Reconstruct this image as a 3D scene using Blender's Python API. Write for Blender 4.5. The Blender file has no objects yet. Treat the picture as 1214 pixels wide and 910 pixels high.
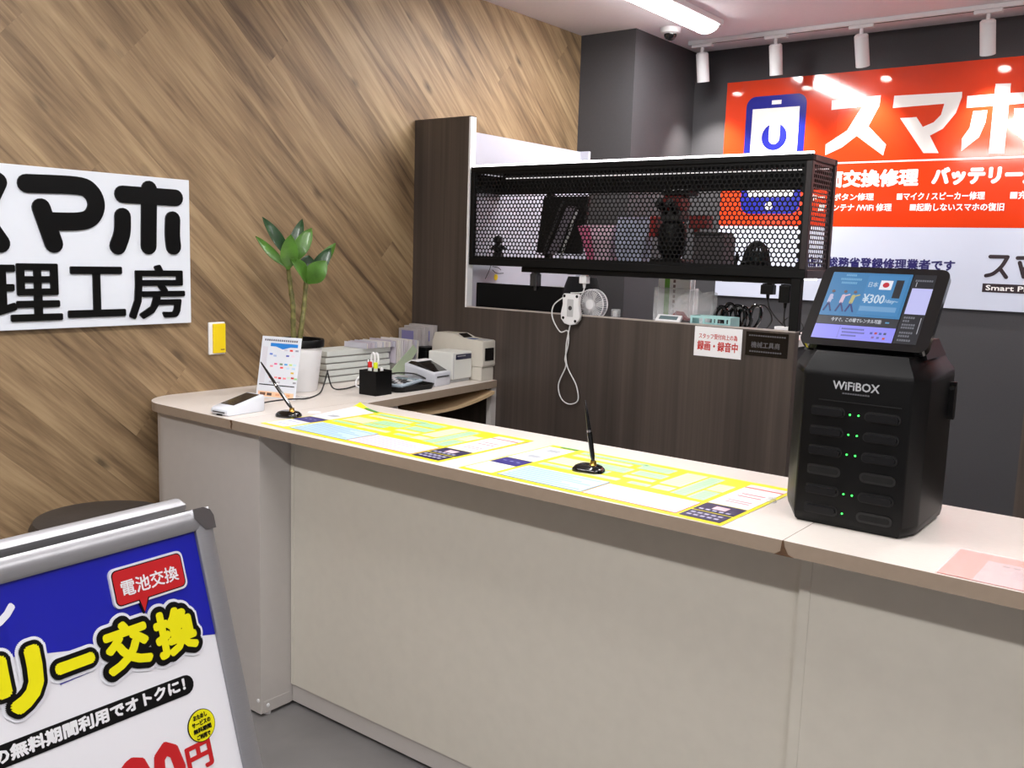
import bpy, bmesh, math, random
from mathutils import Vector, Matrix
random.seed(7)
V = Vector
scene = bpy.context.scene
COL = scene.collection

# ---------------------------------------------------------------- camera, world, exposure
cd = bpy.data.cameras.new('camera')
cam = bpy.data.objects.new('camera', cd); COL.objects.link(cam)
cd.sensor_width = 36.0; cd.lens = 36.0 * 1108.93 / 1214.0; cd.clip_start = 0.02
R = V((0.78878209, 0.61387904, 0.03123052)); U_ = V((-0.10909849, 0.08981871, 0.98996471)); F = V((-0.6049135, 0.78427363, -0.13782066))
m = Matrix.Identity(4)
for i in range(3):
    m[i][0] = R[i]; m[i][1] = U_[i]; m[i][2] = -F[i]
m[0][3], m[1][3], m[2][3] = 0.0, 0.0, 1.5
cam.matrix_world = m
scene.camera = cam
w = bpy.data.worlds.new('world'); scene.world = w; w.use_nodes = True
w.node_tree.nodes['Background'].inputs[0].default_value = (0.9, 0.95, 1.0, 1)
w.node_tree.nodes['Background'].inputs[1].default_value = 0.15
vs = scene.view_settings
vs.view_transform = 'Standard'; vs.look = 'None'; vs.gamma = 1.0; vs.use_curve_mapping = False
vs.exposure = 0.0

# ---------------------------------------------------------------- materials
def lin(c):
    return tuple((x / 12.92 if x <= 0.04045 else ((x + 0.055) / 1.055) ** 2.4) for x in [v / 255.0 for v in c]) + (1.0,)
MATS = {}
def mat(name, rgb, rough=0.5, metal=0.0, noise=0.0, scale=8.0, stretch=(1, 1, 1), bump=0.0, emit=0.0, trans=0.0, coat=0.0, alpha=1.0, spec=0.5, rand=0.0, ecol=None):
    if name in MATS: return MATS[name]
    M = bpy.data.materials.new(name); M.use_nodes = True
    nt = M.node_tree; b = nt.nodes['Principled BSDF']
    c = lin(rgb)
    b.inputs['Base Color'].default_value = c
    b.inputs['Roughness'].default_value = rough; b.inputs['Metallic'].default_value = metal
    b.inputs['Transmission Weight'].default_value = trans; b.inputs['Coat Weight'].default_value = coat
    b.inputs['Coat Roughness'].default_value = 0.06
    b.inputs['Alpha'].default_value = alpha; b.inputs['Specular IOR Level'].default_value = spec
    if emit:
        b.inputs['Emission Color'].default_value = lin(ecol or rgb); b.inputs['Emission Strength'].default_value = emit
    if noise or bump:
        tc = nt.nodes.new('ShaderNodeTexCoord'); mp = nt.nodes.new('ShaderNodeMapping'); n = nt.nodes.new('ShaderNodeTexNoise')
        mp.inputs['Scale'].default_value = stretch; n.inputs['Scale'].default_value = scale; n.inputs['Detail'].default_value = 6
        nt.links.new(tc.outputs['Object'], mp.inputs[0]); nt.links.new(mp.outputs[0], n.inputs['Vector'])
        if noise:
            r = nt.nodes.new('ShaderNodeValToRGB')
            r.color_ramp.elements[0].position = 0.3; r.color_ramp.elements[1].position = 0.7
            r.color_ramp.elements[0].color = tuple(x * (1 - noise) for x in c[:3]) + (1,)
            r.color_ramp.elements[1].color = tuple(min(1, x * (1 + noise)) for x in c[:3]) + (1,)
            nt.links.new(n.outputs['Fac'], r.inputs[0]); nt.links.new(r.outputs[0], b.inputs['Base Color'])
        if bump:
            bp = nt.nodes.new('ShaderNodeBump'); bp.inputs['Strength'].default_value = bump; bp.inputs['Distance'].default_value = 0.002
            nt.links.new(n.outputs['Fac'], bp.inputs['Height']); nt.links.new(bp.outputs[0], b.inputs['Normal'])
    MATS[name] = M
    return M

def wood_mat(name, stops, angle=None, knots=0.0, rough=0.45, gs=1.0, vary=0.0):
    """procedural wood: grain runs along local X after rotating about world X by angle (wall) ; angle None = vertical grain."""
    if name in MATS: return MATS[name]
    M = bpy.data.materials.new(name); M.use_nodes = True
    nt = M.node_tree; L = nt.links.new; N = nt.nodes.new
    b = nt.nodes['Principled BSDF']; b.inputs['Roughness'].default_value = rough
    tc = N('ShaderNodeTexCoord'); oi = N('ShaderNodeObjectInfo')
    rot = N('ShaderNodeMapping'); rot.vector_type = 'POINT'
    if angle is not None: rot.inputs['Rotation'].default_value = (angle, 0, 0)      # rotated y axis = along the plank
    L(tc.outputs['Object'], rot.inputs[0])
    off = N('ShaderNodeVectorMath'); off.operation = 'MULTIPLY_ADD'
    comb = N('ShaderNodeCombineXYZ')
    for k in range(3): L(oi.outputs['Random'], comb.inputs[k])
    off.inputs[1].default_value = (37.0, 53.0, 29.0)
    L(comb.outputs[0], off.inputs[0]); L(rot.outputs[0], off.inputs[2])
    def grain(sc, nscale, detail, dist=0.0):
        mp = N('ShaderNodeMapping'); mp.inputs['Scale'].default_value = sc
        L(off.outputs[0], mp.inputs[0])
        n = N('ShaderNodeTexNoise'); n.inputs['Scale'].default_value = nscale; n.inputs['Detail'].default_value = detail; n.inputs['Distortion'].default_value = dist
        L(mp.outputs[0], n.inputs['Vector']); return n
    if angle is not None:
        g1 = grain((9 * gs, 0.9, 9 * gs), 1.0, 8, 1.6); g2 = grain((80 * gs, 4.5, 80 * gs), 1.0, 5, 0.6)
        g3 = grain((3.0, 1.2, 3.0), 1.0, 3)
    else:
        g1 = grain((14 * gs, 14 * gs, 0.5), 1.0, 4, 0.3); g2 = grain((90 * gs, 90 * gs, 1.2), 1.0, 3)
        g3 = grain((2.0, 2.0, 0.5), 1.0, 2)
    a1 = N('ShaderNodeMath'); a1.operation = 'MULTIPLY_ADD'; a1.inputs[1].default_value = 0.62
    a2 = N('ShaderNodeMath'); a2.operation = 'MULTIPLY_ADD'; a2.inputs[1].default_value = 0.34
    a3 = N('ShaderNodeMath'); a3.operation = 'MULTIPLY_ADD'; a3.inputs[1].default_value = 0.22
    L(g1.outputs['Fac'], a1.inputs[0]); L(g2.outputs['Fac'], a2.inputs[0]); L(g3.outputs['Fac'], a3.inputs[0])
    a1.inputs[2].default_value = -0.09
    L(a1.outputs[0], a2.inputs[2]); L(a2.outputs[0], a3.inputs[2])
    last = a3
    if vary:
        a4 = N('ShaderNodeMath'); a4.operation = 'MULTIPLY_ADD'; a4.inputs[1].default_value = vary
        sb = N('ShaderNodeMath'); sb.operation = 'SUBTRACT'; sb.inputs[1].default_value = 0.5
        L(oi.outputs['Random'], sb.inputs[0]); L(sb.outputs[0], a4.inputs[0]); L(last.outputs[0], a4.inputs[2]); last = a4
    r = N('ShaderNodeValToRGB')
    while len(r.color_ramp.elements) < len(stops): r.color_ramp.elements.new(0.5)
    for e, (p, c) in zip(r.color_ramp.elements, stops):
        e.position = p; e.color = lin(c)
    L(last.outputs[0], r.inputs[0])
    out = r.outputs[0]
    if knots:
        mp = N('ShaderNodeMapping'); mp.inputs['Scale'].default_value = (0.02, 3.4, 6.5); L(off.outputs[0], mp.inputs[0])
        vo = N('ShaderNodeTexVoronoi'); vo.inputs['Scale'].default_value = 1.0; L(mp.outputs[0], vo.inputs['Vector'])
        nz = grain((30, 14, 30), 1.0, 3)
        ad = N('ShaderNodeMath'); ad.operation = 'MULTIPLY_ADD'; ad.inputs[1].default_value = 0.16
        L(nz.outputs['Fac'], ad.inputs[0]); L(vo.outputs['Distance'], ad.inputs[2])
        kr = N('ShaderNodeValToRGB'); kr.color_ramp.elements[0].position = 0.10; kr.color_ramp.elements[1].position = 0.24
        kr.color_ramp.elements[0].color = (1 - knots,) * 3 + (1,); kr.color_ramp.elements[1].color = (1, 1, 1, 1)
        L(ad.outputs[0], kr.inputs[0])
        mx = N('ShaderNodeMix'); mx.data_type = 'RGBA'; mx.blend_type = 'MULTIPLY'; mx.inputs[0].default_value = 1.0
        L(out, mx.inputs[6]); L(kr.outputs[0], mx.inputs[7]); out = mx.outputs[2]
    L(out, b.inputs['Base Color'])
    bp = N('ShaderNodeBump'); bp.inputs['Strength'].default_value = 0.12; bp.inputs['Distance'].default_value = 0.001
    L(g2.outputs['Fac'], bp.inputs['Height']); L(bp.outputs[0], b.inputs['Normal'])
    MATS[name] = M
    return M

PL_ANG = math.radians(43)
OAK = wood_mat('oak_planks', [(0.30, (82, 63, 44)), (0.45, (130, 106, 77)), (0.57, (156, 131, 98)), (0.72, (178, 153, 117))], angle=PL_ANG, knots=0.62, rough=0.55, vary=0.06)
DARKWOOD = wood_mat('dark_laminate', [(0.3, (54, 47, 43)), (0.5, (71, 62, 57)), (0.7, (88, 78, 71))], rough=0.4)
BEIGE = mat('beige_laminate', (218, 210, 203), 0.38, noise=0.03, scale=60, stretch=(1, 6, 1))
EDGE = mat('beige_edge', (156, 139, 122), 0.5, noise=0.03, scale=60)
CREAM = mat('cream_panel', (214, 209, 197), 0.45, noise=0.02, scale=25)
OFFWHITE = mat('offwhite_panel', (193, 188, 184), 0.45, noise=0.015, scale=25)
GREYWALL = mat('grey_wallpaper', (66, 65, 68), 0.75, noise=0.05, scale=120, bump=0.15)
BOUNCEWALL = mat('bounce_wall', (168, 166, 166), 0.8, noise=0.02, scale=80, bump=0.1)  # for the added unseen walls, greyed to lower the bounced light
CEIL = mat('ceiling_board', (240, 233, 238), 0.85, noise=0.015, scale=60)
FLOORM = mat('grey_vinyl', (116, 114, 114), 0.5, noise=0.12, scale=5, bump=0.05)
WHITE = mat('white_plastic', (236, 236, 238), 0.35, noise=0.01, scale=30)
WHITEP = mat('white_print', (242, 242, 244), 0.4, noise=0.008, scale=30)
WHITEGLOSS = mat('white_acrylic', (226, 231, 240), 0.16, noise=0.008, scale=20, coat=0.3)
BLACK = mat('black_plastic', (8, 8, 9), 0.42, noise=0.1, scale=40, spec=0.22)
BLACKM = mat('black_metal', (10, 10, 11), 0.55, noise=0.1, scale=40, spec=0.2)
BROWNBLK = mat('dark_bronze_metal', (34, 26, 28), 0.45, noise=0.08, scale=40)
BLACKG = mat('black_gloss', (10, 10, 12), 0.12, noise=0.05, scale=20, coat=0.5)
BLACKLET = mat('black_acrylic_letter', (8, 8, 9), 0.35, noise=0.05, scale=20, spec=0.2)
BLACKPRINT = mat('black_print', (9, 9, 10), 0.45, noise=0.05, scale=20, spec=0.2)
DGREY = mat('dark_grey_plastic', (48, 48, 50), 0.45, noise=0.05, scale=30)
LGREY = mat('light_grey_plastic', (190, 190, 192), 0.45, noise=0.02, scale=30)
BEIGEP = mat('beige_plastic', (206, 201, 190), 0.5, noise=0.02, scale=30)
BOXW = mat('box_card_white', (206, 209, 204), 0.6, noise=0.03, scale=30)
ORANGE = mat('orange_print', (222, 62, 24), 0.1, noise=0.01, scale=10, coat=0.6)
SIGNWHITE = mat('sign_white', (208, 214, 232), 0.14, noise=0.006, scale=10, coat=0.5)
SIGNWLET = mat('sign_white_letter', (248, 246, 244), 0.14, noise=0.006, scale=10, coat=0.5)
NAVY = mat('navy_print', (34, 40, 140), 0.15, noise=0.03, scale=20, coat=0.4)
NAVYTXT = mat('navy_text', (36, 32, 96), 0.3, noise=0.03, scale=20)
LOGODK = mat('logo_dark', (48, 36, 42), 0.3, noise=0.03, scale=20)
YELLOW = mat('yellow_print', (248, 238, 40), 0.35, noise=0.02, scale=20)
YELLOWP = mat('yellow_plastic', (236, 206, 20), 0.4, noise=0.02, scale=20)
BLUEP = mat('poster_blue', (22, 28, 168), 0.28, noise=0.03, scale=12, coat=0.3)
REDP = mat('poster_red', (196, 28, 34), 0.35, noise=0.03, scale=12)
PYEL = mat('poster_yellow', (240, 232, 10), 0.32, noise=0.02, scale=12)
ALU = mat('aluminium', (158, 158, 162), 0.42, metal=0.6, noise=0.03, scale=60, stretch=(1, 1, 20))
CHROME = mat('chrome', (210, 210, 212), 0.08, metal=1.0, noise=0.02, scale=30)
GOLD = mat('gold_metal', (205, 165, 80), 0.25, metal=1.0, noise=0.03, scale=30)
LEAF = mat('leaf_green', (72, 114, 38), 0.38, noise=0.3, scale=22, coat=0.15)
LEAFD = mat('leaf_dark_green', (32, 66, 32), 0.38, noise=0.3, scale=22, coat=0.15)
STEM = mat('plant_cane', (108, 104, 58), 0.6, noise=0.5, scale=45)
SOIL = mat('soil', (42, 33, 27), 0.9, noise=0.4, scale=60, bump=0.6)
GREENP = mat('green_pale_plastic', (172, 186, 160), 0.5, noise=0.03, scale=30)
MINT = mat('mint_plastic', (170, 214, 214), 0.4, noise=0.03, scale=30)
CLEAR = mat('clear_plastic', (235, 238, 240), 0.12, noise=0.02, scale=30, alpha=0.28)
BAGM = mat('thin_film', (240, 240, 242), 0.1, noise=0.02, scale=14, alpha=0.22, bump=0.4, coat=0.6)
REDOBJ = mat('red_plastic', (150, 28, 26), 0.4, noise=0.05, scale=30)
REDDARK = mat('dark_red_plastic', (122, 30, 28), 0.4, noise=0.05, scale=30)
PINK = mat('pink_card', (226, 160, 190), 0.5, noise=0.05, scale=30)
PALEB = mat('pale_blue_card', (196, 204, 226), 0.5, noise=0.05, scale=30)
LILAC = mat('lilac_card', (190, 184, 214), 0.5, noise=0.05, scale=30)
GREYCARD = mat('grey_card', (178, 172, 172), 0.5, noise=0.05, scale=30)
LCD = mat('lcd_grey', (110, 128, 132), 0.2, noise=0.03, scale=30)
CABLEW = mat('white_cable', (226, 226, 226), 0.45, noise=0.02, scale=30)
CABLEB = mat('black_cable', (24, 23, 23), 0.5, noise=0.05, scale=30)
FABRIC = mat('black_fabric', (14, 14, 16), 0.9, noise=0.15, scale=90, bump=0.3)
LEATHER = mat('dark_vinyl', (56, 52, 50), 0.5, noise=0.1, scale=60, bump=0.2)
TUBE_ON = mat('lamp_diffuser', (255, 252, 250), 0.5, emit=26.0, noise=0.005)
LED_DIM = mat('led_strip_dim', (255, 250, 252), 0.5, emit=0.6, noise=0.005)
LED_ON = mat('led_strip', (255, 250, 252), 0.5, emit=5.0, noise=0.005)
SPOT_ON = mat('spot_lens', (255, 246, 235), 0.3, emit=30.0, noise=0.005)
PINKLAMP = mat('led_bar_pink', (255, 214, 214), 0.5, emit=2.2, noise=0.005)
GREENLED = mat('green_led', (60, 255, 90), 0.4, emit=3.0, noise=0.005)
CHIP = mat('chipped_core', (92, 66, 44), 0.9, noise=0.25, scale=90, bump=0.5)
def flat(rgb): return mat('print_%02x%02x%02x' % rgb, rgb, 0.38, noise=0.01, scale=20)
def scr(rgb, e=0.8): return mat('screen_%02x%02x%02x' % rgb, (8, 8, 10), 0.3, noise=0.01, scale=20, emit=e, ecol=rgb)

# ---------------------------------------------------------------- mesh helpers
class MB:
    def __init__(s): s.bm = bmesh.new()
    def _merge(s, b2, M=None):
        if M is not None: bmesh.ops.transform(b2, matrix=M, verts=b2.verts)
        me = bpy.data.meshes.new('tmp'); b2.to_mesh(me); b2.free(); s.bm.from_mesh(me); bpy.data.meshes.remove(me)
    def box(s, x0, x1, y0, y1, z0, z1, bev=0.0, seg=2, M=None):
        b = bmesh.new(); bmesh.ops.create_cube(b, size=1)
        for v in b.verts: v.co = V(((x0 + x1) / 2 + v.co.x * (x1 - x0), (y0 + y1) / 2 + v.co.y * (y1 - y0), (z0 + z1) / 2 + v.co.z * (z1 - z0)))
        if bev: bmesh.ops.bevel(b, geom=b.edges[:], offset=bev, segments=seg, affect='EDGES', profile=0.5)
        s._merge(b, M); return s
    def faces(s, vs, fs):
        vv = [s.bm.verts.new(v) for v in vs]
        for f in fs:
            try: s.bm.faces.new([vv[i] for i in f])
            except ValueError: pass
        return s
    def prism(s, poly, O, U, W, N, d0, d1):
        """poly (2D) in frame O,U,W extruded along N from d0 to d1"""
        n = len(poly)
        a = [O + U * p[0] + W * p[1] + N * d0 for p in poly]; b = [O + U * p[0] + W * p[1] + N * d1 for p in poly]
        s.faces(a + b, [tuple(range(n - 1, -1, -1)), tuple(range(n, 2 * n))] + [(i, (i + 1) % n, n + (i + 1) % n, n + i) for i in range(n)])
        return s
    def loft(s, rings, cap=True):
        n = len(rings[0]); vs = [v for r in rings for v in r]; fs = []
        for k in range(len(rings) - 1):
            for i in range(n): fs.append((k * n + i, k * n + (i + 1) % n, (k + 1) * n + (i + 1) % n, (k + 1) * n + i))
        if cap: fs += [tuple(range(n - 1, -1, -1)), tuple(range((len(rings) - 1) * n, len(rings) * n))]
        return s.faces(vs, fs)
    def tube(s, pts, r, seg=8, cap=True):
        pts = [V(p) for p in pts]; rs = r if isinstance(r, (list, tuple)) else [r] * len(pts)
        rings = []; up = None
        for i, p in enumerate(pts):
            t = (pts[min(i + 1, len(pts) - 1)] - pts[max(i - 1, 0)]).normalized()
            if up is None:
                up = t.orthogonal().normalized()
            up = (up - t * up.dot(t)).normalized()
            sd = t.cross(up)
            rings.append([p + (up * math.cos(2 * math.pi * k / seg) + sd * math.sin(2 * math.pi * k / seg)) * rs[i] for k in range(seg)])
        return s.loft(rings, cap)
    def lathe(s, prof, c=(0, 0, 0), seg=28, cap=True):
        c = V(c)
        return s.loft([[c + V((r * math.cos(2 * math.pi * k / seg), r * math.sin(2 * math.pi * k / seg), z)) for k in range(seg)] for r, z in prof], cap)
    def build(s, name, material, parent=None, smooth=False, world=True):
        bmesh.ops.recalc_face_normals(s.bm, faces=s.bm.faces[:])
        me = bpy.data.meshes.new(name)
        if parent is not None and world: bmesh.ops.transform(s.bm, matrix=INV(parent), verts=s.bm.verts)
        s.bm.to_mesh(me); s.bm.free()
        return link(name, me, material, parent, smooth)
def link(name, me, material, parent=None, smooth=False):
    if material: me.materials.append(material)
    if smooth:
        me.polygons.foreach_set('use_smooth', [True] * len(me.polygons))
        try: me.set_sharp_from_angle(angle=math.radians(40))
        except Exception: pass
    o = bpy.data.objects.new(name, me); COL.objects.link(o)
    if parent is not None: o.parent = parent
    return o
ROOT = {}
def INV(o):
    while o is not None:
        if o.name in ROOT: return ROOT[o.name]
        o = o.parent
    return Matrix.Identity(4)
def tag(o, label, cat, group=None):
    o['label'] = label; o['category'] = cat
    if group: o['group'] = group
    return o
def thing(name, label, cat, loc=(0, 0, 0), rz=0.0, group=None):
    o = bpy.data.objects.new(name, None); COL.objects.link(o)
    o.empty_display_size = 0.05
    o.location = loc; o.rotation_euler = (0, 0, rz)
    ROOT[o.name] = (Matrix.Translation(V(loc)) @ Matrix.Rotation(rz, 4, 'Z')).inverted()
    return tag(o, label, cat, group)
def struct(o): o['kind'] = 'structure'; return o
def smoothpath(pts, n=8):
    pts = [V(p) for p in pts]; out = []
    P = [pts[0]] + pts + [pts[-1]]
    for i in range(1, len(P) - 2):
        for k in range(n):
            t = k / n; a, b, c, d = P[i - 1], P[i], P[i + 1], P[i + 2]
            out.append(0.5 * ((2 * b) + (c - a) * t + (2 * a - 5 * b + 4 * c - d) * t * t + (3 * b - a - 3 * c + d) * t ** 3))
    out.append(pts[-1]); return out
def rrect(w, h, r, seg=5, cx=0.0, cy=0.0):
    p = []
    for (sx, sy, a0) in ((1, 1, 0), (-1, 1, 90), (-1, -1, 180), (1, -1, 270)):
        for k in range(seg + 1):
            a = math.radians(a0 + 90 * k / seg)
            p.append((cx + sx * (w / 2 - r) + r * math.cos(a), cy + sy * (h / 2 - r) + r * math.sin(a)))
    return p
def circ(cx, cy, r, n=28, a0=0.0, a1=360.0):
    full = abs(a1 - a0) >= 360
    return [(cx + r * math.cos(math.radians(a0 + (a1 - a0) * k / (n if full else n - 1))), cy + r * math.sin(math.radians(a0 + (a1 - a0) * k / (n if full else n - 1)))) for k in range(n)]
def stroke(pts, wd, seg=8, smooth=True):
    """outline polygon of a fat round-ended stroke along 2D pts"""
    P = [V((p[0], p[1], 0)) for p in pts]
    if smooth and len(P) > 2: P = smoothpath(P, 6)
    r = wd / 2; left = []; right = []
    for i, p in enumerate(P):
        t = (P[min(i + 1, len(P) - 1)] - P[max(i - 1, 0)]).normalized(); n = V((-t.y, t.x, 0))
        left.append(p + n * r); right.append(p - n * r)
    def capp(p, t):
        a0 = math.atan2(-t.x, t.y)  # start from right side direction
        return [p + V((math.cos(a0 + math.pi * k / seg), math.sin(a0 + math.pi * k / seg), 0)) * r for k in range(1, seg)]
    tE = (P[-1] - P[-2]).normalized(); tS = (P[0] - P[1]).normalized()
    poly = right + capp(P[-1], tE) + left[::-1] + capp(P[0], tS)
    return [(q.x, q.y) for q in poly]

# ---- lettering: the outlines of Blender's own built-in font, as flat or raised geometry
_tc = {}
def text_mesh(body):
    if body in _tc: return _tc[body]
    c = bpy.data.curves.new('t', 'FONT'); c.body = body; c.size = 1.0; c.resolution_u = 2
    o = bpy.data.objects.new('t', c)
    me = bpy.data.meshes.new_from_object(o)
    vs = [v.co.copy() for v in me.vertices]; fs = [tuple(p.vertices) for p in me.polygons]
    bpy.data.objects.remove(o); bpy.data.curves.remove(c); bpy.data.meshes.remove(me)
    xs = [v.x for v in vs]; ys = [v.y for v in vs]; x0, x1, y0, y1 = min(xs), max(xs), min(ys), max(ys)
    nv = [((v.x - x0) / (x1 - x0), (v.y - y0) / (y1 - y0)) for v in vs]
    _tc[body] = (nv, fs, (x1 - x0) / (y1 - y0)); return _tc[body]
def text(body, material, parent, O, U, W, N, w=None, h=None, bold=0.0, d=0.0006, thick=0.0, name='lettering', shear=0.0, ring=8):
    nv, fs, asp = text_mesh(body)
    if w is None: w = h * asp
    if h is None: h = w / asp
    O, U, W, N = V(O), V(U), V(W), V(N)
    offs = [(0, 0)] + ([(bold * math.cos(2 * math.pi * k / ring + 0.39), bold * math.sin(2 * math.pi * k / ring + 0.39)) for k in range(ring)] if bold else [])
    verts = []; faces = []
    for k, (ox, oy) in enumerate(offs):
        n0 = len(verts); dd = d + thick + k * 0.00003
        for x, y in nv:
            px, py = x * w + ox, y * h + oy
            verts.append(O + U * (px + shear * py) + W * py + N * dd)
        faces += [tuple(n0 + i for i in f) for f in fs]
    me = bpy.data.meshes.new(name)
    if parent is not None:
        inv = INV(parent); verts = [inv @ v for v in verts]
    me.from_pydata(verts, [], faces)
    if thick:
        bm = bmesh.new(); bm.from_mesh(me)
        Nl = (INV(parent).to_3x3() @ N) if parent is not None else N
        ed = [e for e in bm.edges if len(e.link_faces) == 1]
        r = bmesh.ops.extrude_edge_only(bm, edges=ed)
        for g in r['geom']:
            if isinstance(g, bmesh.types.BMVert): g.co -= Nl * thick
        bmesh.ops.recalc_face_normals(bm, faces=bm.faces[:]); bm.to_mesh(me); bm.free()
    return link(name, me, material, parent)
X, Y, Z = V((1, 0, 0)), V((0, 1, 0)), V((0, 0, 1))
# ---------------------------------------------------------------- the setting
XW, YB, ZC = -3.0, 5.1, 2.69
XR, YF = 2.6, -2.6
struct(MB().box(XW - .1, XR + .1, YF - .1, YB + .1, -0.1, 0.0).build('floor', FLOORM))
struct(MB().box(XW - .1, XR + .1, YF - .1, YB + .1, ZC, ZC + 0.1).build('ceiling', CEIL))
wl = struct(MB().box(XW - .1, XW - 0.004, YF, 4.413, 0, ZC).build('wall_left', mat('plank_joint', (118, 96, 72), 0.7, noise=0.05)))
struct(MB().box(XW - .1, XR, YB, YB + .1, 0, ZC).build('wall_back', GREYWALL))
struct(MB().box(XW - .1, -2.655, 4.413, YB, 0, ZC).build('wall_column', GREYWALL))
struct(MB().box(XR, XR + .1, YF, YB + .1, 0, ZC).build('bounce_wall_right', BOUNCEWALL))  # added out of view to bounce light, the place is open here
struct(MB().box(XW - .1, XR, YF - .1, YF, 0, ZC).build('bounce_wall_front', BOUNCEWALL))  # likewise an unseen wall behind the camera, added for bounce

# diagonal planks of the left wall, each its own board
def clip(poly, f):
    out = []
    for i in range(len(poly)):
        a, b = poly[i], poly[(i + 1) % len(poly)]; fa, fb = f(a), f(b)
        if fa >= 0: out.append(a)
        if (fa >= 0) != (fb >= 0):
            t = fa / (fa - fb); out.append((a[0] + (b[0] - a[0]) * t, a[1] + (b[1] - a[1]) * t))
    return out
ca, sa = math.cos(PL_ANG), math.sin(PL_ANG)
PW, g = 0.152, 0.00012
rows = range(-26, 50)
for r in rows:
    b0 = r * PW; a = -6.0 + random.random() * 1.8
    while a < 9:
        ln = 1.82
        q = []
        for aa, bb in ((a + g, b0 + g), (a + ln - g, b0 + g), (a + ln - g, b0 + PW - g), (a + g, b0 + PW - g)):
            q.append((aa * ca + bb * sa, -aa * sa + bb * ca + 1.0))
        a += ln
        for f in (lambda p: p[0] - YF, lambda p: 4.413 - p[0], lambda p: p[1], lambda p: ZC - p[1]):
            if q: q = clip(q, f)
        if len(q) < 3: continue
        ar = abs(sum(q[i][0] * q[(i + 1) % len(q)][1] - q[(i + 1) % len(q)][0] * q[i][1] for i in range(len(q)))) / 2
        if ar < 0.0015: continue
        MB().prism(q, V((XW, 0, 0)), Y, Z, X, -0.004, 0.0).build('plank', OAK, wl)

# ---------------------------------------------------------------- lamps
def area(name, loc, sx, sy, power, col=(1, 0.985, 0.985), rz=0.0, parent=None):
    l = bpy.data.lights.new(name, 'AREA'); l.shape = 'RECTANGLE'; l.size = sx; l.size_y = sy; l.energy = power; l.color = col
    o = bpy.data.objects.new(name, l); COL.objects.link(o); o.location = loc; o.rotation_euler = (0, 0, rz)
    if parent: o.parent = parent
    return o
def batten(label, cx, cy, length, along_y, power):
    t = thing('ceiling_batten_lamp', label, 'ceiling lamp', (cx, cy, ZC), math.pi / 2 if along_y else 0, 'white batten lamps on the ceiling')
    h = length / 2
    MB().box(-h, h, -0.085, 0.085, -0.028, 0.0, 0.006).build('lamp_body', WHITE, t, world=False)
    n = 12
    prof = [(-0.062 * math.cos(math.pi * k / n), -0.028 - 0.034 * math.sin(math.pi * k / n)) for k in range(n + 1)]
    m_ = MB(); m_.loft([[V((x, y, z)) for y, z in prof] for x in (-h + 0.02, h - 0.02)]); m_.build('diffuser', TUBE_ON, t, True, world=False)
    for s in (-1, 1):
        MB().loft([[V((x, y * 1.05, z * 1.03)) for y, z in prof] for x in (s * (h - 0.022), s * (h - 0.006))]).build('end_cap', WHITE, t, True, world=False)
    o = area('batten_light', (0, 0, -0.068), length - 0.06, 0.11, power, parent=t)
P_BAT = 21
batten('white batten lamp above the dark column corner beside the dome camera', -2.27, 3.85, 1.25, True, P_BAT * 1.0)
batten('added unseen batten lamp over the staff side brightening the back sign', -0.2, 3.7, 1.25, True, P_BAT * 0.7)  # extra lamp out of view, added to light the sign's white boards
batten('white batten lamp over the front side of the counter', -1.25, -0.3, 2.4, False, P_BAT * 1.35)
batten('white batten lamp over the right end of the room', 1.2, -0.3, 1.25, False, P_BAT * 0.6)
batten('white batten lamp over the left half of the counter', -1.55, 1.45, 1.25, True, P_BAT * 1.1)
batten('white batten lamp over the right half of the counter', 0.3, 1.5, 1.25, True, P_BAT * 0.4)

# ---------------------------------------------------------------- track and spot heads
TY = 4.83
tr = thing('light_track', 'white lighting track running along the ceiling above the orange sign', 'light track', (-0.8, TY, ZC))
MB().box(-2.56, 1.2, TY - 0.018, TY + 0.018, ZC - 0.022, ZC, 0.003).build('rail', WHITE, tr)
MB().box(-2.55, 1.19, TY - 0.005, TY + 0.005, ZC - 0.0232, ZC - 0.021).build('slot', DGREY, tr)
def spot(label, x, tilt, power, size=58, tx=0.0):
    t = thing('track_spotlight', label, 'spotlight', (x, TY, ZC - 0.0225), 0, 'white cylinder spotlights on the ceiling track')
    MB().box(-0.06, 0.06, -0.016, 0.016, -0.016, 0.0, 0.003).build('adapter', WHITE, t, world=False)
    MB().tube([(0, 0, -0.014), (0, 0, -0.052)], 0.009, 12).build('stem', WHITE, t, True, world=False)
    M = Matrix.Translation(V((0, 0, -0.048))) @ Matrix.Rotation(tilt, 4, 'X') @ Matrix.Rotation(tx, 4, 'Y')
    mb = MB(); mb.lathe([(0.0, 0.006), (0.026, 0.006), (0.0335, -0.002), (0.0335, -0.150), (0.0295, -0.150), (0.0295, -0.138), (0.0, -0.138)], seg=28, cap=False)
    bmesh.ops.transform(mb.bm, matrix=M, verts=mb.bm.verts); mb.build('head', WHITE, t, True, world=False)
    mb = MB(); mb.lathe([(0.026, -0.1375), (0.026, -0.141), (0.012, -0.143)], seg=20); bmesh.ops.transform(mb.bm, matrix=M, verts=mb.bm.verts)
    mb.build('lens', SPOT_ON, t, world=False)
    l = bpy.data.lights.new('spot_light', 'SPOT'); l.energy = power; l.spot_size = math.radians(size); l.spot_blend = 0.75; l.shadow_soft_size = 0.02; l.color = (1, 0.95, 0.9)
    o = bpy.data.objects.new('spot_light', l); COL.objects.link(o); o.parent = t
    o.matrix_local = M @ Matrix.Translation(V((0, 0, -0.147)))
spot('leftmost white spotlight beside the dark column', -2.48, math.radians(13), 60, 84)
spot('white spotlight above the blue phone picture', -2.06, math.radians(13), 50, 84)
spot('white spotlight above the middle of the big white letters', -1.62, math.radians(24), 30, 75)
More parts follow.
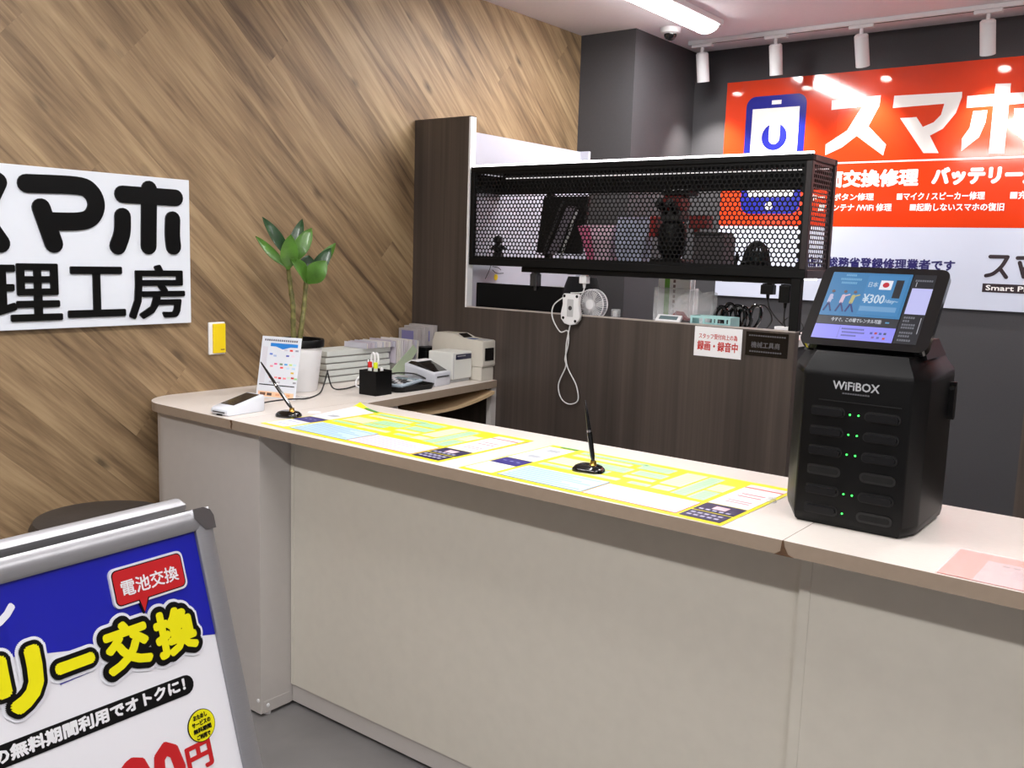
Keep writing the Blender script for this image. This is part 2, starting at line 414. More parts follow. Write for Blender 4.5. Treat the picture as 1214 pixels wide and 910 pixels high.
spot('rightmost white spotlight near the frame edge', -1.05, math.radians(24), 33, 75)
spot('white spotlight further along the track past the frame edge', -0.45, math.radians(24), 30, 75)

c = thing('dome_camera', 'small white dome security camera on the ceiling by the column', 'security camera', (-2.50, 4.50, ZC))
MB().lathe([(0.0, 0), (0.052, 0), (0.054, -0.008), (0.05, -0.026), (0.03, -0.032), (0, -0.032)], (-2.50, 4.50, ZC), 28, False).build('housing', WHITE, c, True)
MB().lathe([(0.033, -0.03), (0.032, -0.042), (0.024, -0.054), (0.012, -0.061), (0.0, -0.062)], (-2.50, 4.50, ZC), 24, False).build('dome', BLACKG, c, True)

# ---------------------------------------------------------------- big orange sign on the back wall
SY = 5.085
bs = thing('wall_sign', 'long orange and white shop sign with big white katakana on the back wall', 'sign', (-0.8, SY, 1.297))
SX1 = 0.95
seams = [-2.441, -1.80, -0.62, SX1]
for a, b in zip(seams[:-1], seams[1:]):
    MB().box(a + 0.0004, b - 0.0004, SY, YB, 1.698, 2.50).build('orange_board', ORANGE, bs)
    MB().box(a + 0.0004, b - 0.0004, SY, YB, 1.297, 1.6975).build('white_board', SIGNWHITE, bs)
NB = -Y
def bprism(polys, name, material, d0=-0.0002, d1=0.0010):
    mb = MB()
    for k, p in enumerate(polys): mb.prism(p, V((0, SY, 0)), X, Z, NB, d0, d1 + k * 0.00006)
    return mb.build(name, material, bs)
SU = [(-1.8321, 2.3596), (-1.5794, 2.3679), (-1.5839, 2.3154), (-1.631, 2.2154), (-1.5338, 2.1181), (-1.5434, 2.0634), (-1.6871, 2.17), (-1.7602, 2.1136), (-1.8459, 2.0767), (-1.8483, 2.1321), (-1.7392, 2.1998), (-1.67, 2.3177), (-1.832, 2.3106)]
MA = [(-1.5123, 2.3604), (-1.1898, 2.3547), (-1.1892, 2.3291), (-1.2105, 2.2554), (-1.264, 2.1827), (-1.3223, 2.1524), (-1.2735, 2.0651), (-1.3458, 2.0679), (-1.4735, 2.2466), (-1.3943, 2.2472), (-1.3597, 2.197), (-1.3104, 2.2168), (-1.2787, 2.2509), (-1.2678, 2.3038), (-1.5145, 2.2998)]
HO = [[(-1.1652, 2.3335), (-0.8537, 2.3321), (-0.8519, 2.2814), (-1.1635, 2.2771)],
      [(-1.0437, 2.3814), (-0.9769, 2.3776), (-0.9766, 2.0517), (-1.0435, 2.0543)],
      [(-1.1309, 2.2591), (-1.069, 2.2594), (-1.072, 2.2029), (-1.0946, 2.1339), (-1.1684, 2.0708), (-1.1704, 2.1306), (-1.1404, 2.1804)]]
HO.append([(-2.0202 - x, z) for x, z in HO[2]])
bprism([SU], 'big_letter', SIGNWLET); bprism([MA], 'big_letter', SIGNWLET); bprism(HO, 'big_letter', SIGNWLET)
text('修理工房', SIGNWLET, bs, (-0.76, SY, 2.075), X, Z, NB, w=1.25, h=0.30, bold=0.012, name='big_lettering')
bprism([[(-2.0, 2.0285), (SX1 - .1, 2.0285), (SX1 - .1, 2.0365), (-2.0, 2.0365)]], 'rule_line', SIGNWLET)
# phone picture
bprism([rrect(0.347, 0.645, 0.055, 6, -2.142, 2.0885)], 'phone_body', NAVY)
bprism([[(-2.277, 1.858), (-2.006, 1.858), (-2.006, 2.343), (-2.277, 2.343)]], 'phone_screen', SIGNWLET, 0, 0.0016)
bprism([[(-2.167, 2.362), (-2.112, 2.362), (-2.112, 2.384), (-2.167, 2.384)]], 'phone_speaker', SIGNWLET, 0, 0.0016)
bprism([circ(-2.1455, 1.8097, 0.022)], 'phone_button', SIGNWLET, 0, 0.0016)
wr = circ(-2.141, 2.187, 0.073, 30, 115, 425) + [(-2.110, 2.250), (-2.110, 2.180)] + circ(-2.141, 2.178, 0.031, 9, 0, -180) + [(-2.172, 2.250)]
bprism([wr], 'wrench_mark', NAVY, 0, 0.0022)
def bt(s, x0, x1, z0, z1, bold, material=SIGNWLET): return text(s, material, bs, (x0, SY, z0), X, Z, NB, w=x1 - x0, h=z1 - z0, bold=bold, d=0.0008)
bt('画面交換修理', -1.925, -1.362, 1.908, 1.990, 0.0045)
bt('バッテリー交換', -1.29, -0.72, 1.912, 1.992, 0.006)
bt('■ホームボタン修理', -1.95, -1.574, 1.836, 1.872, 0.0012)
bt('■マイク / スピーカー修理', -1.456, -1.043, 1.835, 1.872, 0.0012)
bt('■充電', -0.93, -0.82, 1.835, 1.872, 0.0012)
bt('■アンテナ /WiFi 修理', -1.86, -1.479, 1.780, 1.818, 0.0012)
bt('■起動しないスマホの復旧', -1.387, -0.953, 1.780, 1.817, 0.0012)
bt('当店は総務省登録修理業者です', -1.96, -1.149, 1.484, 1.536, 0.0022, NAVYTXT)
# logo lower right
def bstroke(paths, wd, ox, oz, s, name='logo_letter'):
    mb = MB()
    for k, (p, sm) in enumerate(paths): mb.prism(stroke([(ox + x * s, oz + z * s) for x, z in p], wd, smooth=sm), V((0, SY, 0)), X, Z, NB, -0.0002, 0.0012 + k * 0.0001)
    return mb.build(name, LOGODK, bs)
bstroke([([(0.12, 0.93), (0.80, 0.93)], False), ([(0.80, 0.93), (0.60, 0.52), (0.30, 0.2), (0.02, 0.10)], True), ([(0.55, 0.42), (0.82, 0.06)], False)], 0.018, -1.004, 1.455, 0.112)
bstroke([([(0.05, 0.9), (0.7, 0.9), (0.9, 0.7), (0.75, 0.48), (0.35, 0.45)], True), ([(0.15, 0.7), (0.35, 0.1)], False)], 0.018, -0.876, 1.455, 0.112)
bstroke([([(0.05, 0.75), (0.95, 0.75)], False), ([(0.5, 0.95), (0.5, 0.06)], False), ([(0.15, 0.5), (0.05, 0.15)], False), ([(0.85, 0.5), (0.95, 0.15)], False)], 0.018, -0.748, 1.455, 0.112)
bprism([[(-1.013, 1.386), (-0.30, 1.386), (-0.30, 1.428), (-1.013, 1.428)]], 'logo_bar', LOGODK)
text('Smart Phone', SIGNWLET, bs, (-0.997, SY, 1.396), X, Z, NB, w=0.27, h=0.024, bold=0.001, d=0.0014)

# ---------------------------------------------------------------- sign on the plank wall
ls = thing('wall_sign', 'white acrylic sign with raised black letters on the plank wall', 'sign', (-2.9995, 1.3, 1.217))
MB().box(-2.9995, -2.982, 0.45, 1.9590, 1.217, 1.7215, 0.002).build('panel', WHITEGLOSS, ls)
LX = -2.982
def lstroke(paths, wd=0.057):
    mb = MB()
    for k, (p, sm) in enumerate(paths): mb.prism(stroke(p, wd, smooth=sm), V((LX, 0, 0)), Y, Z, X, -0.0002, 0.006 + k * 0.0001)
    return mb.build('letter', BLACKLET, ls)
lstroke([([(1.3922, 1.6671), (1.5500, 1.6720), (1.5960, 1.6550), (1.6125, 1.6156), (1.5960, 1.5772), (1.5550, 1.5600), (1.4593, 1.5553)], True), ([(1.4336, 1.5964), (1.4695, 1.486)], False)])
lstroke([([(1.705, 1.6557), (1.9016, 1.6567)], False), ([(1.8018, 1.6789), (1.7955, 1.4871)], False), ([(1.703, 1.5825), (1.700, 1.5291), (1.6835, 1.4844)], True), ([(1.8892, 1.5812), (1.8872, 1.5263), (1.8905, 1.4879)], True)])
lstroke([([(1.12, 1.662), (1.305, 1.665)], False), ([(1.305, 1.665), (1.262, 1.585), (1.20, 1.52), (1.11, 1.485)], True), ([(1.2474, 1.5736), (1.3067, 1.4832)], False)])
for ch, y0, y1, z0, z1 in (('修', 1.03, 1.248, 1.240, 1.424), ('理', 1.262, 1.490, 1.244, 1.424), ('工', 1.507, 1.706, 1.250, 1.416), ('房', 1.718, 1.932, 1.238, 1.424)):
    b = 0.0042
    text(ch, BLACKLET, ls, (LX, y0 + b, z0 + b), Y, Z, X, w=y1 - y0 - 2 * b, h=z1 - z0 - 2 * b, bold=b, d=0.0, thick=0.006, name='letter', ring=8)

sw = thing('wall_plate', 'small yellow and white plate on the plank wall beside the sign', 'wall plate', (-3.0, 2.073, 1.094))
MB().box(-3.0, -2.991, 2.038, 2.108, 1.094, 1.214, 0.003).build('base_plate', WHITE, sw)
MB().box(-2.9915, -2.984, 2.052, 2.106, 1.099, 1.209, 0.003).build('cover', YELLOWP, sw)
MB().box(-2.9845, -2.9836, 2.083, 2.100, 1.110, 1.114).build('print_line', flat((150, 110, 30)), sw)
# ---------------------------------------------------------------- counter
ZT, TH = 0.96, 0.030
YFR = 1.738           # front edge of the worktop
YBK = 2.272           # rear edge
# rounded left end of the worktop (plan outline)
def arc(cx, cy, r, a0, a1, n): return [(cx + r * math.cos(math.radians(a0 + (a1 - a0) * k / n)), cy + r * math.sin(math.radians(a0 + (a1 - a0) * k / n))) for k in range(n + 1)]
ct = thing('counter_worktop', 'long beige laminate counter worktop with a rounded end at the plank wall', 'worktop', (-1.5, 2.0, ZT - TH))
def slab(poly, ridx=None):
    mb = MB(); mb.prism(poly, V((0, 0, ZT)), X, Y, Z, -TH, 0.0); o = mb.build('slab', BEIGE, ct)
    o.data.materials.append(EDGE)
    for p in o.data.polygons:
        if abs(p.normal.z) < 0.5: p.material_index = 1
    return o
endc = arc(-2.848, 1.892, 0.152, 180, 270, 12)
slab(endc + [(-2.441, YFR), (-2.441, YBK + 0.004), (-2.400, YBK + 0.004), (-2.487, 3.118), (-2.9995, 3.118)])
slab([(-2.4398, YFR), (-0.6582, YFR), (-0.6582, YBK), (-2.4398, YBK)])
slab([(-0.6568, YFR), (1.30, YFR), (1.30, YBK), (-0.6568, YBK)])
for x, pts in ((-2.440, [(-0.007, 0), (0.003, 0), (0.006, -0.012), (0.003, -0.022), (0.002, -0.03), (-0.003, -0.022), (-0.001, -0.012)]),
               (-0.657, [(-0.0012, 0), (0.0012, 0), (0.004, -0.012), (0.012, -0.026), (0.024, -0.0305), (-0.016, -0.0305), (-0.004, -0.022)])):
    MB().prism(pts, V((x, YFR, ZT)), X, Z, -Y, -0.002, 0.0012).build('chipped_edge', CHIP, ct)

def screwcap(parent, x, y, z, n):
    mb = MB(); mb.lathe([(0.0, 0.003), (0.006, 0.002), (0.0065, 0.0)], seg=12, cap=False)
    q = V((0, 0, 1)).rotation_difference(V(n)).to_matrix().to_4x4()
    bmesh.ops.transform(mb.bm, matrix=Matrix.Translation(V((x, y, z))) @ q, verts=mb.bm.verts)
    return mb.build('screw_cap', WHITE, parent, True)
ZU = ZT - TH - 0.0005
c1 = thing('end_cabinet', 'off-white curved end cabinet of the counter against the plank wall', 'cabinet', (-2.66, 2.0, 0))
body = arc(-2.86, 1.886, 0.122, 180, 270, 12) + [(-2.335, 1.764), (-2.335, 2.20), (-2.982, 2.20)]
MB().prism(body, V((0, 0, 0)), X, Y, Z, 0.012, ZU).build('curved_body', OFFWHITE, c1)
MB().box(-2.3345, -2.333, 1.775, 1.88, 0.012, 0.05).build('plinth_strip', OFFWHITE, c1)
screwcap(c1, -2.347, 1.7635, 0.055, (0, -1, 0)); screwcap(c1, -2.3325, 1.79, 0.035, (1, 0, 0))
MB().lathe([(0.012, 0), (0.012, 0.008), (0.006, 0.012)], (-2.35, 1.80, 0.0), 14).build('levelling_foot', WHITE, c1)
c2 = thing('counter_cabinet', 'wide cream front counter cabinet under the two yellow sheets', 'cabinet', (-1.5, 2.05, 0))
PY = 1.884
MB().box(-2.3325, -0.664, PY, 2.21, 0.075, ZU).build('front_panel', CREAM, c2)
MB().box(-2.3325, -0.664, PY + 0.006, 2.20, 0.014, 0.0745).build('kick_board', OFFWHITE, c2)
MB().box(-2.3325, -2.318, PY - 0.0015, PY, 0.075, ZU - 0.0).build('edge_strip', CREAM, c2)
for k in range(4): MB().lathe([(0.012, 0), (0.012, 0.014)], (-2.2 + k * 0.48, 2.02, 0.0), 12).build('levelling_foot', BLACK, c2)
c3 = thing('counter_cabinet', 'cream counter cabinet below the black rental machine', 'cabinet', (0.3, 2.05, 0))
MB().box(-0.6635, 1.28, PY - 0.016, 2.21, 0.075, ZU).build('front_panel', CREAM, c3)
MB().box(-0.6635, 1.28, PY + 0.0, 2.20, 0.014, 0.0745).build('kick_board', OFFWHITE, c3)
MB().box(-0.6635, -0.640, PY - 0.0172, PY - 0.016, 0.075, ZU).build('edge_strip', CREAM, c3)
for k in range(4): MB().lathe([(0.012, 0), (0.012, 0.014)], (-0.5 + k * 0.55, 2.02, 0.0), 12).build('levelling_foot', BLACK, c3)
# return unit along the plank wall: open cabinet with a sagging board
c4 = thing('return_cabinet', 'open white return cabinet under the printers with a sagging shelf board', 'cabinet', (-2.7, 2.7, 0))
MB().box(-2.515, -2.49, 3.085, 3.118, 0.0, ZU).build('end_post', OFFWHITE, c4)
MB().box(-2.985, -2.43, 2.215, 2.46, 0.0, ZU).build('side_cupboard', OFFWHITE, c4)
MB().box(-2.985, -2.97, 2.462, 3.118, 0.0, ZU).build('back_panel', DGREY, c4)
MB().box(-2.968, -2.53, 2.462, 3.08, 0.0, 0.03).build('bottom_board', OFFWHITE, c4)
rg = []
for k in range(13):
    y = 2.465 + k * (3.083 - 2.465) / 12; s = 0.862 + 0.030 * (2 * (k / 12) - 0.9) ** 2 * 1.2
    rg.append([V((-2.965, y, s)), V((-2.47, y, s)), V((-2.47, y, s + 0.012)), V((-2.965, y, s + 0.012))])
MB().loft(rg).build('shelf_board', mat('plywood', (206, 178, 140), 0.6, noise=0.06, scale=20, stretch=(8, 1, 8)), c4)

# ---------------------------------------------------------------- dark wood partition with serving window
PYF = 3.12
pt = thing('partition', 'dark wood partition with a tall post and a wide serving window', 'partition', (-2.1, PYF, 0))
MB().box(-2.9995, -2.681, PYF, PYF + 0.035, 0, 2.073).build('tall_post', DARKWOOD, pt)
MB().box(-2.6805, -1.19, PYF, PYF + 0.035, 0, 1.262).build('low_panel', DARKWOOD, pt)
MB().box(-2.681, -2.671, PYF + 0.0, PYF + 0.035, 1.2625, 2.073).build('white_edge_strip', WHITE, pt)
MB().box(-2.9995, -2.671, PYF - 0.0005, PYF + 0.0355, 2.0732, 2.0765).build('top_edge_strip', DARKWOOD, pt)
MB().box(-2.671, -1.19, PYF - 0.0005, PYF + 0.0355, 1.2622, 1.2662).build('ledge_strip', mat('ledge_edge', (182, 172, 166), 0.5, noise=0.03), pt)
p2 = thing('partition', 'dark wood partition board at the far right edge behind the counter', 'partition', (0.2, PYF, 0))
MB().box(-0.475, 1.0, PYF, PYF + 0.035, 0, 1.262).build('low_panel', DARKWOOD, p2)
MB().box(-0.475, 1.0, PYF - 0.0005, PYF + 0.0355, 1.2622, 1.2662).build('ledge_strip', MATS['ledge_edge'], p2)
wp = thing('side_screen', 'tall white side screen behind the serving window by the plank wall', 'screen panel', (-2.69, 3.58, 0))
SCRW = mat('screen_white', (184, 184, 196), 0.5, noise=0.01, scale=20)
MB().box(-2.703, -2.685, 3.157, 3.985, 0, 2.014).build('panel', SCRW, wp)
MB().box(-2.703, -2.640, 3.9855, 4.005, 0, 2.016).build('flange', SCRW, wp)
mb = MB()
for pth in ([(3.30, 1.45), (3.285, 1.42), (3.26, 1.385)], [(3.31, 1.44), (3.35, 1.435), (3.37, 1.425)], [(3.31, 1.425), (3.34, 1.41), (3.39, 1.41)]):
    mb.prism(stroke(pth, 0.003), V((-2.685, 0, 0)), Y, Z, X, 0, 0.0008)
mb.build('pen_marks', BLACKPRINT, wp)
MB().prism(circ(3.335, 1.392, 0.014, 16), V((-2.685, 0, 0)), Y, Z, X, 0, 0.001).build('yellow_sticker', YELLOWP, wp)

def notice(name, label, x0, x1, z0, z1, material):
    o = thing(name, label, 'notice', ((x0 + x1) / 2, PYF, z0))
    MB().box(x0, x1, PYF - 0.003, PYF - 0.0003, z0, z1).build('sheet', material, o); return o
n1 = notice('notice', 'white notice with red recording text on the dark partition', -1.566, -1.381, 1.152, 1.2595, WHITEP)
RT = flat((196, 44, 40))
text('スタッフ受付向上の為', RT, n1, (-1.548, PYF - 0.003, 1.2165), X, Z, -Y, w=0.150, h=0.019, bold=0.0003)
text('録画・録音中', RT, n1, (-1.552, PYF - 0.003, 1.1745), X, Z, -Y, w=0.157, h=0.034, bold=0.0009)
n2 = notice('notice', 'black plaque with faint grey characters beside the white notice', -1.366, -1.212, 1.171, 1.2555, BLACKG)
GT = flat((92, 90, 94))
text('機械工具商', GT, n2, (-1.345, PYF - 0.003, 1.200), X, Z, -Y, w=0.105, h=0.021, bold=0.0004)
for z, a, b in ((1.240, -1.355, -1.225), (1.184, -1.35, -1.235)):
    mb = MB(); x = a
    while x < b:
        mb.box(x, x + 0.006, PYF - 0.0036, PYF - 0.0029, z, z + 0.005); x += 0.0085
    mb.build('small_print', GT, n2)

# ---------------------------------------------------------------- perforated cage over the serving window
cg = thing('mesh_cage', 'black perforated metal cage with light strip above the serving window', 'mesh cage', (-1.92, 3.24, 1.265))
CX0, CX1, CY0, CY1, CZ0, CZ1 = -2.668, -1.173, PYF + 0.002, 3.36, 1.447, 1.862
def perf(w, h, pitch, r, t=0.0012):
    """perforated sheet in the XZ plane from 0,0 to w,h: hexagonal cells with hexagonal holes"""
    bm = bmesh.new(); dz = pitch * 0.8660254; rows = int(h / dz) + 2; cols = int(w / pitch) + 2
    cache = {}
    def vert(x, z):
        k = (round(x, 5), round(z, 5))
        if k not in cache: cache[k] = bm.verts.new((min(max(x, 0), w), 0, min(max(z, 0), h)))
        return cache[k]
    R0 = pitch / math.sqrt(3)
    for j in range(rows):
        for i in range(cols):
            cx = i * pitch + (pitch / 2 if j % 2 else 0); cz = j * dz
            if cx > w + pitch / 2 or cz > h + dz / 2: continue
            hole = 0.4 * pitch < cx < w - 0.4 * pitch and 0.4 * dz < cz < h - 0.4 * dz
            oc = [vert(cx + R0 * math.cos(math.radians(30 + 60 * k)), cz + R0 * math.sin(math.radians(30 + 60 * k))) for k in range(6)]
            if hole:
                ic = [bm.verts.new((cx + r * math.cos(math.radians(30 + 60 * k)), 0, cz + r * math.sin(math.radians(30 + 60 * k)))) for k in range(6)]
                for k in range(6):
                    try: bm.faces.new((oc[k], oc[(k + 1) % 6], ic[(k + 1) % 6], ic[k]))
                    except ValueError: pass
            else:
                try: bm.faces.new(oc)
                except ValueError: pass
    bmesh.ops.remove_doubles(bm, verts=bm.verts, dist=1e-5)
    g_ = bmesh.ops.solidify(bm, geom=bm.faces[:], thickness=t)
    return bm
def perfpart(name, bm, M, material=BLACKM):
    mb = MB(); mb.bm.free(); mb.bm = bm; bmesh.ops.transform(bm, matrix=M, verts=bm.verts); return mb.build(name, material, cg)
fr = 0.022
PIT, PR = 0.0182, 0.0076
perfpart('perforated_front', perf(CX1 - CX0 - 2 * fr, CZ1 - CZ0 - 0.030 - fr, PIT, PR), Matrix.Translation(V((CX0 + fr, CY0 + 0.006, CZ0 + 0.030))))
perfpart('perforated_side', perf(CY1 - CY0 - 2 * fr, CZ1 - CZ0 - 0.030 - fr, PIT, PR), Matrix.Translation(V((CX1 - 0.006, CY0 + fr, CZ0 + 0.030))) @ Matrix.Rotation(math.pi / 2, 4, 'Z'), BROWNBLK)
perfpart('perforated_top', perf(CX1 - CX0 - 2 * fr, CY1 - CY0 - 2 * fr, PIT, PR), Matrix.Translation(V((CX0 + fr, CY1 - fr, CZ1 - 0.004))) @ Matrix.Rotation(math.pi / 2, 4, 'X'))
def bar(*a, m=BLACKM, n='frame_bar'): MB().box(*a, 0.002, 1).build(n, m, cg)
for y0, y1 in ((CY0, CY0 + fr), (CY1 - fr, CY1)):
    bar(CX0, CX1, y0, y1, CZ1 - fr, CZ1); bar(CX0, CX1, y0, y1, CZ0, CZ0 + 0.030)
for x0, x1, mm in ((CX0, CX0 + fr, BLACKM), (CX1 - fr, CX1, BROWNBLK)):
    bar(x0, x1, CY0 + fr, CY1 - fr, CZ1 - fr, CZ1, m=mm); bar(x0, x1, CY0 + fr, CY1 - fr, CZ0, CZ0 + 0.030, m=mm)
    for y0, y1 in ((CY0, CY0 + fr), (CY1 - fr, CY1))[:1 if x0 == CX0 else 2]: bar(x0, x1, y0, y1, CZ0 + 0.03, CZ1 - fr, m=mm, n='corner_post')
MB().box(CX0 + fr, CX1 - fr, CY0 + fr, CY1 - fr, CZ0 + 0.016, CZ0 + 0.028).build('shelf_board', BLACKM, cg)
MB().box(-2.684, CX1 - fr, CY1 - 0.02, CY1 - 0.008, 1.760, 1.838).build('rear_beam', BLACKM, cg)
MB().box(CX0 + fr, CX1 - fr, CY1 - 0.0235, CY1 - 0.0205, 1.8285, 1.8325).build('inner_light_strip', LED_DIM, cg)
MB().box(-2.684, -2.674, CY0 + 0.045, CY1 - 0.0205, 1.760, 1.838).build('side_beam', BLACKM, cg)
MB().box(-2.412, -2.385, CY1 - 0.03, CY1 - 0.004, CZ0 + 0.03, 1.76).build('rear_post', BLACKM, cg)
for y0, y1 in ((CY0 + 0.002, CY0 + 0.036),):
    MB().box(-1.219, -1.186, y0, y1 - 0.003, 1.2665, CZ0, 0.002, 1).build('leg', BLACKM, cg)
MB().box(CX0 + 0.005, CX1 - 0.003, CY0 + 0.004, CY0 + 0.016, CZ1 + 0.0005, CZ1 + 0.008).build('light_strip', LED_ON, cg)
MB().box(-2.035, -1.94, CY1 - 0.018, CY1 - 0.004, CZ0 - 0.022, CZ0 - 0.001).build('under_light', PINKLAMP, cg)
MB().box(-1.245, -1.205, CY1 - 0.05, CY1 - 0.03, CZ0 - 0.007, CZ0 - 0.001).build('under_light', LED_ON, cg)

# things standing in the cage
SZ = CZ0 + 0.0285
f = thing('toy_figure', 'small black toy figure in the left end of the mesh cage', 'figure', (-2.60, 3.24, SZ))
B = BLACK
MB().tube([(-2.612, 3.24, SZ), (-2.610, 3.24, SZ + 0.03)], [0.012, 0.008], 10).build('leg', B, f, True)
MB().tube([(-2.588, 3.24, SZ), (-2.590, 3.24, SZ + 0.03)], [0.012, 0.008], 10).build('leg', B, f, True)
MB().lathe([(0.006, 0.026), (0.02, 0.034), (0.022, 0.052), (0.012, 0.066)], (-2.60, 3.24, SZ), 14).build('torso', B, f, True)
MB().lathe([(0.006, 0.064), (0.018, 0.072), (0.020, 0.084), (0.012, 0.098), (0.003, 0.102)], (-2.60, 3.24, SZ), 16).build('head', B, f, True)
MB().tube([(-2.622, 3.24, SZ + 0.055), (-2.636, 3.24, SZ + 0.04)], 0.007, 8).build('arm', B, f, True)
MB().tube([(-2.578, 3.24, SZ + 0.055), (-2.562, 3.24, SZ + 0.045)], 0.007, 8).build('arm', B, f, True)
f = thing('small_box', 'low black box beside the toy figure in the mesh cage', 'box', (-2.64, 3.29, SZ)); 
MB().box(-2.66, -2.625, 3.28, 3.31, SZ, SZ + 0.03, 0.003).box(-2.655, -2.635, 3.285, 3.305, SZ + 0.03, SZ + 0.036, 0.002).build('body', BLACK, f)
# monitor seen from behind, leaning on a stand
t = thing('monitor', 'black monitor with slanted stand inside the mesh cage', 'monitor', (-2.27, 3.25, SZ))
M = Matrix.Translation(V((-2.275, 3.265, SZ + 0.155))) @ Matrix.Rotation(math.radians(-10), 4, 'X')
MB().box(-0.115, 0.115, -0.008, 0.012, -0.125, 0.115, 0.004, 2, M).build('screen_back', BLACK, t)
MB().prism([(0.0, 0.0), (0.012, 0.0), (0.105, 0.225), (0.093, 0.225)], V((-2.345, 3.215, SZ + 0.02)), X, Z, Y, 0, 0.006).build('stand_bar', DGREY, t)
MB().prism([(0.0, 0.0), (0.010, 0.0), (0.085, 0.20), (0.075, 0.20)], V((-2.255, 3.215, SZ + 0.01)), X, Z, Y, 0, 0.006).build('stand_bar', LGREY, t)
MB().prism([(0.02, 0.02), (0.07, 0.02), (0.15, 0.215), (0.11, 0.215)], V((-2.345, 3.232, SZ + 0.01)), X, Z, Y, 0, 0.004).build('grey_flap', mat('grey_flap', (120, 112, 124), 0.5, noise=0.1, scale=30), t)
MB().box(-2.37, -2.18, 3.21, 3.31, SZ, SZ + 0.012, 0.003).build('base', BLACK, t)
t = thing('pouch', 'pink and white pouch leaning in the mesh cage', 'pouch', (-2.08, 3.25, SZ))
MB().loft([[V((x0, 3.25 - d, z)), V((x1, 3.25 - d, z)), V((x1, 3.25 + d, z)), V((x0, 3.25 + d, z))] for x0, x1, d, z in ((-2.105, -2.015, 0.03, SZ), (-2.125, -2.01, 0.034, SZ + 0.05), (-2.155, -2.008, 0.02, SZ + 0.12), (-2.165, -2.008, 0.006, SZ + 0.15))]).build('bag', mat('pouch_print', (214, 188, 204), 0.5, noise=0.25, scale=18), t, True)
MB().prism([(-2.108, SZ), (-2.075, SZ), (-2.11, SZ + 0.145), (-2.165, SZ + 0.145)], V((0, 3.213, 0)), X, Z, -Y, -0.003, 0.0015).build('pink_flap', mat('pink_print', (214, 110, 150), 0.5, noise=0.1, scale=20), t)
t = thing('parts_bag', 'pale blue zip bag of parts beside the pink pouch in the cage', 'bag', (-1.93, 3.26, SZ))
MB().loft([[V((x0, 3.26 - d, z)), V((x1, 3.26 - d, z)), V((x1, 3.26 + d, z)), V((x0, 3.26 + d, z))] for x0, x1, d, z in ((-1.975, -1.872, 0.03, SZ), (-1.99, -1.866, 0.036, SZ + 0.05), (-2.0, -1.856, 0.02, SZ + 0.12), (-2.002, -1.852, 0.005, SZ + 0.175))]).build('bag', mat('bag_print', (176, 182, 206), 0.4, noise=0.3, scale=22), t, True)
MB().box(-2.0, -1.855, 3.2535, 3.2665, SZ + 0.176, SZ + 0.182).build('zip_strip', LILAC, t)
# stereo microscope with dark red parts
t = thing('microscope', 'black and dark red stereo microscope inside the mesh cage', 'microscope', (-1.75, 3.25, SZ))
MB().box(-1.81, -1.68, 3.19, 3.32, SZ, SZ + 0.022, 0.004).build('base', BLACK, t)
MB().tube([(-1.745, 3.30, SZ + 0.02), (-1.745, 3.30, SZ + 0.22)], 0.012, 12).build('column', CHROME, t, True)
MB().lathe([(0.03, 0.0), (0.052, 0.03), (0.058, 0.09), (0.05, 0.13), (0.03, 0.145)], (-1.75, 3.25, SZ + 0.022), 20).build('body', BLACK, t, True)
MB().box(-1.79, -1.705, 3.215, 3.29, SZ + 0.165, SZ + 0.205, 0.006).build('zoom_housing', DGREY, t)
MB().box(-1.782, -1.702, 3.21, 3.29, SZ + 0.205, SZ + 0.262, 0.008).build('red_head', REDDARK, t)
MB().box(-1.785, -1.672, 3.205, 3.295, SZ + 0.262, SZ + 0.282, 0.004).build('head_cap', BLACK, t)
for s in (-1.768, -1.722): MB().tube([(s, 3.22, SZ + 0.20), (s - 0.01, 3.175, SZ + 0.235)], [0.014, 0.017], 12).build('eyepiece', BLACK, t, True)
MB().box(-1.838, -1.812, 3.22, 3.28, SZ + 0.105, SZ + 0.185, 0.005).build('focus_knob', REDOBJ, t)
t = thing('tool_caddy', 'grey tool caddy with a dark red lamp arm in the mesh cage', 'tool caddy', (-1.59, 3.25, SZ))
MB().box(-1.635, -1.515, 3.20, 3.31, SZ, SZ + 0.115, 0.006).build('caddy_body', mat('caddy_grey', (84, 78, 82), 0.5, noise=0.15, scale=25), t)
MB().box(-1.645, -1.53, 3.195, 3.315, SZ + 0.1155, SZ + 0.127, 0.003).build('lid', DGREY, t)
MB().tube([(-1.652, 3.26, SZ + 0.0), (-1.652, 3.26, SZ + 0.14)], 0.011, 10).build('lamp_post', REDDARK, t, True)
MB().box(-1.676, -1.602, 3.23, 3.29, SZ + 0.14, SZ + 0.188, 0.005).build('lamp_head', REDDARK, t)
# hot air nozzle rack: dark dome
t = thing('wire_holder', 'round dark wire holder in the right end of the mesh cage', 'holder', (-1.405, 3.25, SZ))
for k in range(9):
    a = math.pi * k / 9
    MB().tube([(-1.405 + 0.048 * math.cos(a) * math.cos(q), 3.25 + 0.048 * math.sin(a) * math.cos(q), SZ + 0.012 + 0.085 * math.sin(q)) for q in [math.pi * j / 12 for j in range(13)]], 0.0035, 6).build('wire_rib', BLACK, t, True)
MB().lathe([(0.049, 0.0), (0.052, 0.006), (0.052, 0.020), (0.046, 0.024), (0.046, 0.0)], (-1.405, 3.25, SZ), 24).build('base_ring', BLACK, t, True)
MB().lathe([(0.034, 0.0), (0.036, 0.04), (0.026, 0.06), (0.0, 0.064)], (-1.405, 3.25, SZ + 0.001), 18, False).build('core', mat('dark_teal', (26, 44, 50), 0.4, noise=0.1), t, True)
t = thing('screwdriver', 'black handled screwdriver standing between holder and caddy in cage', 'screwdriver', (-1.48, 3.24, SZ))
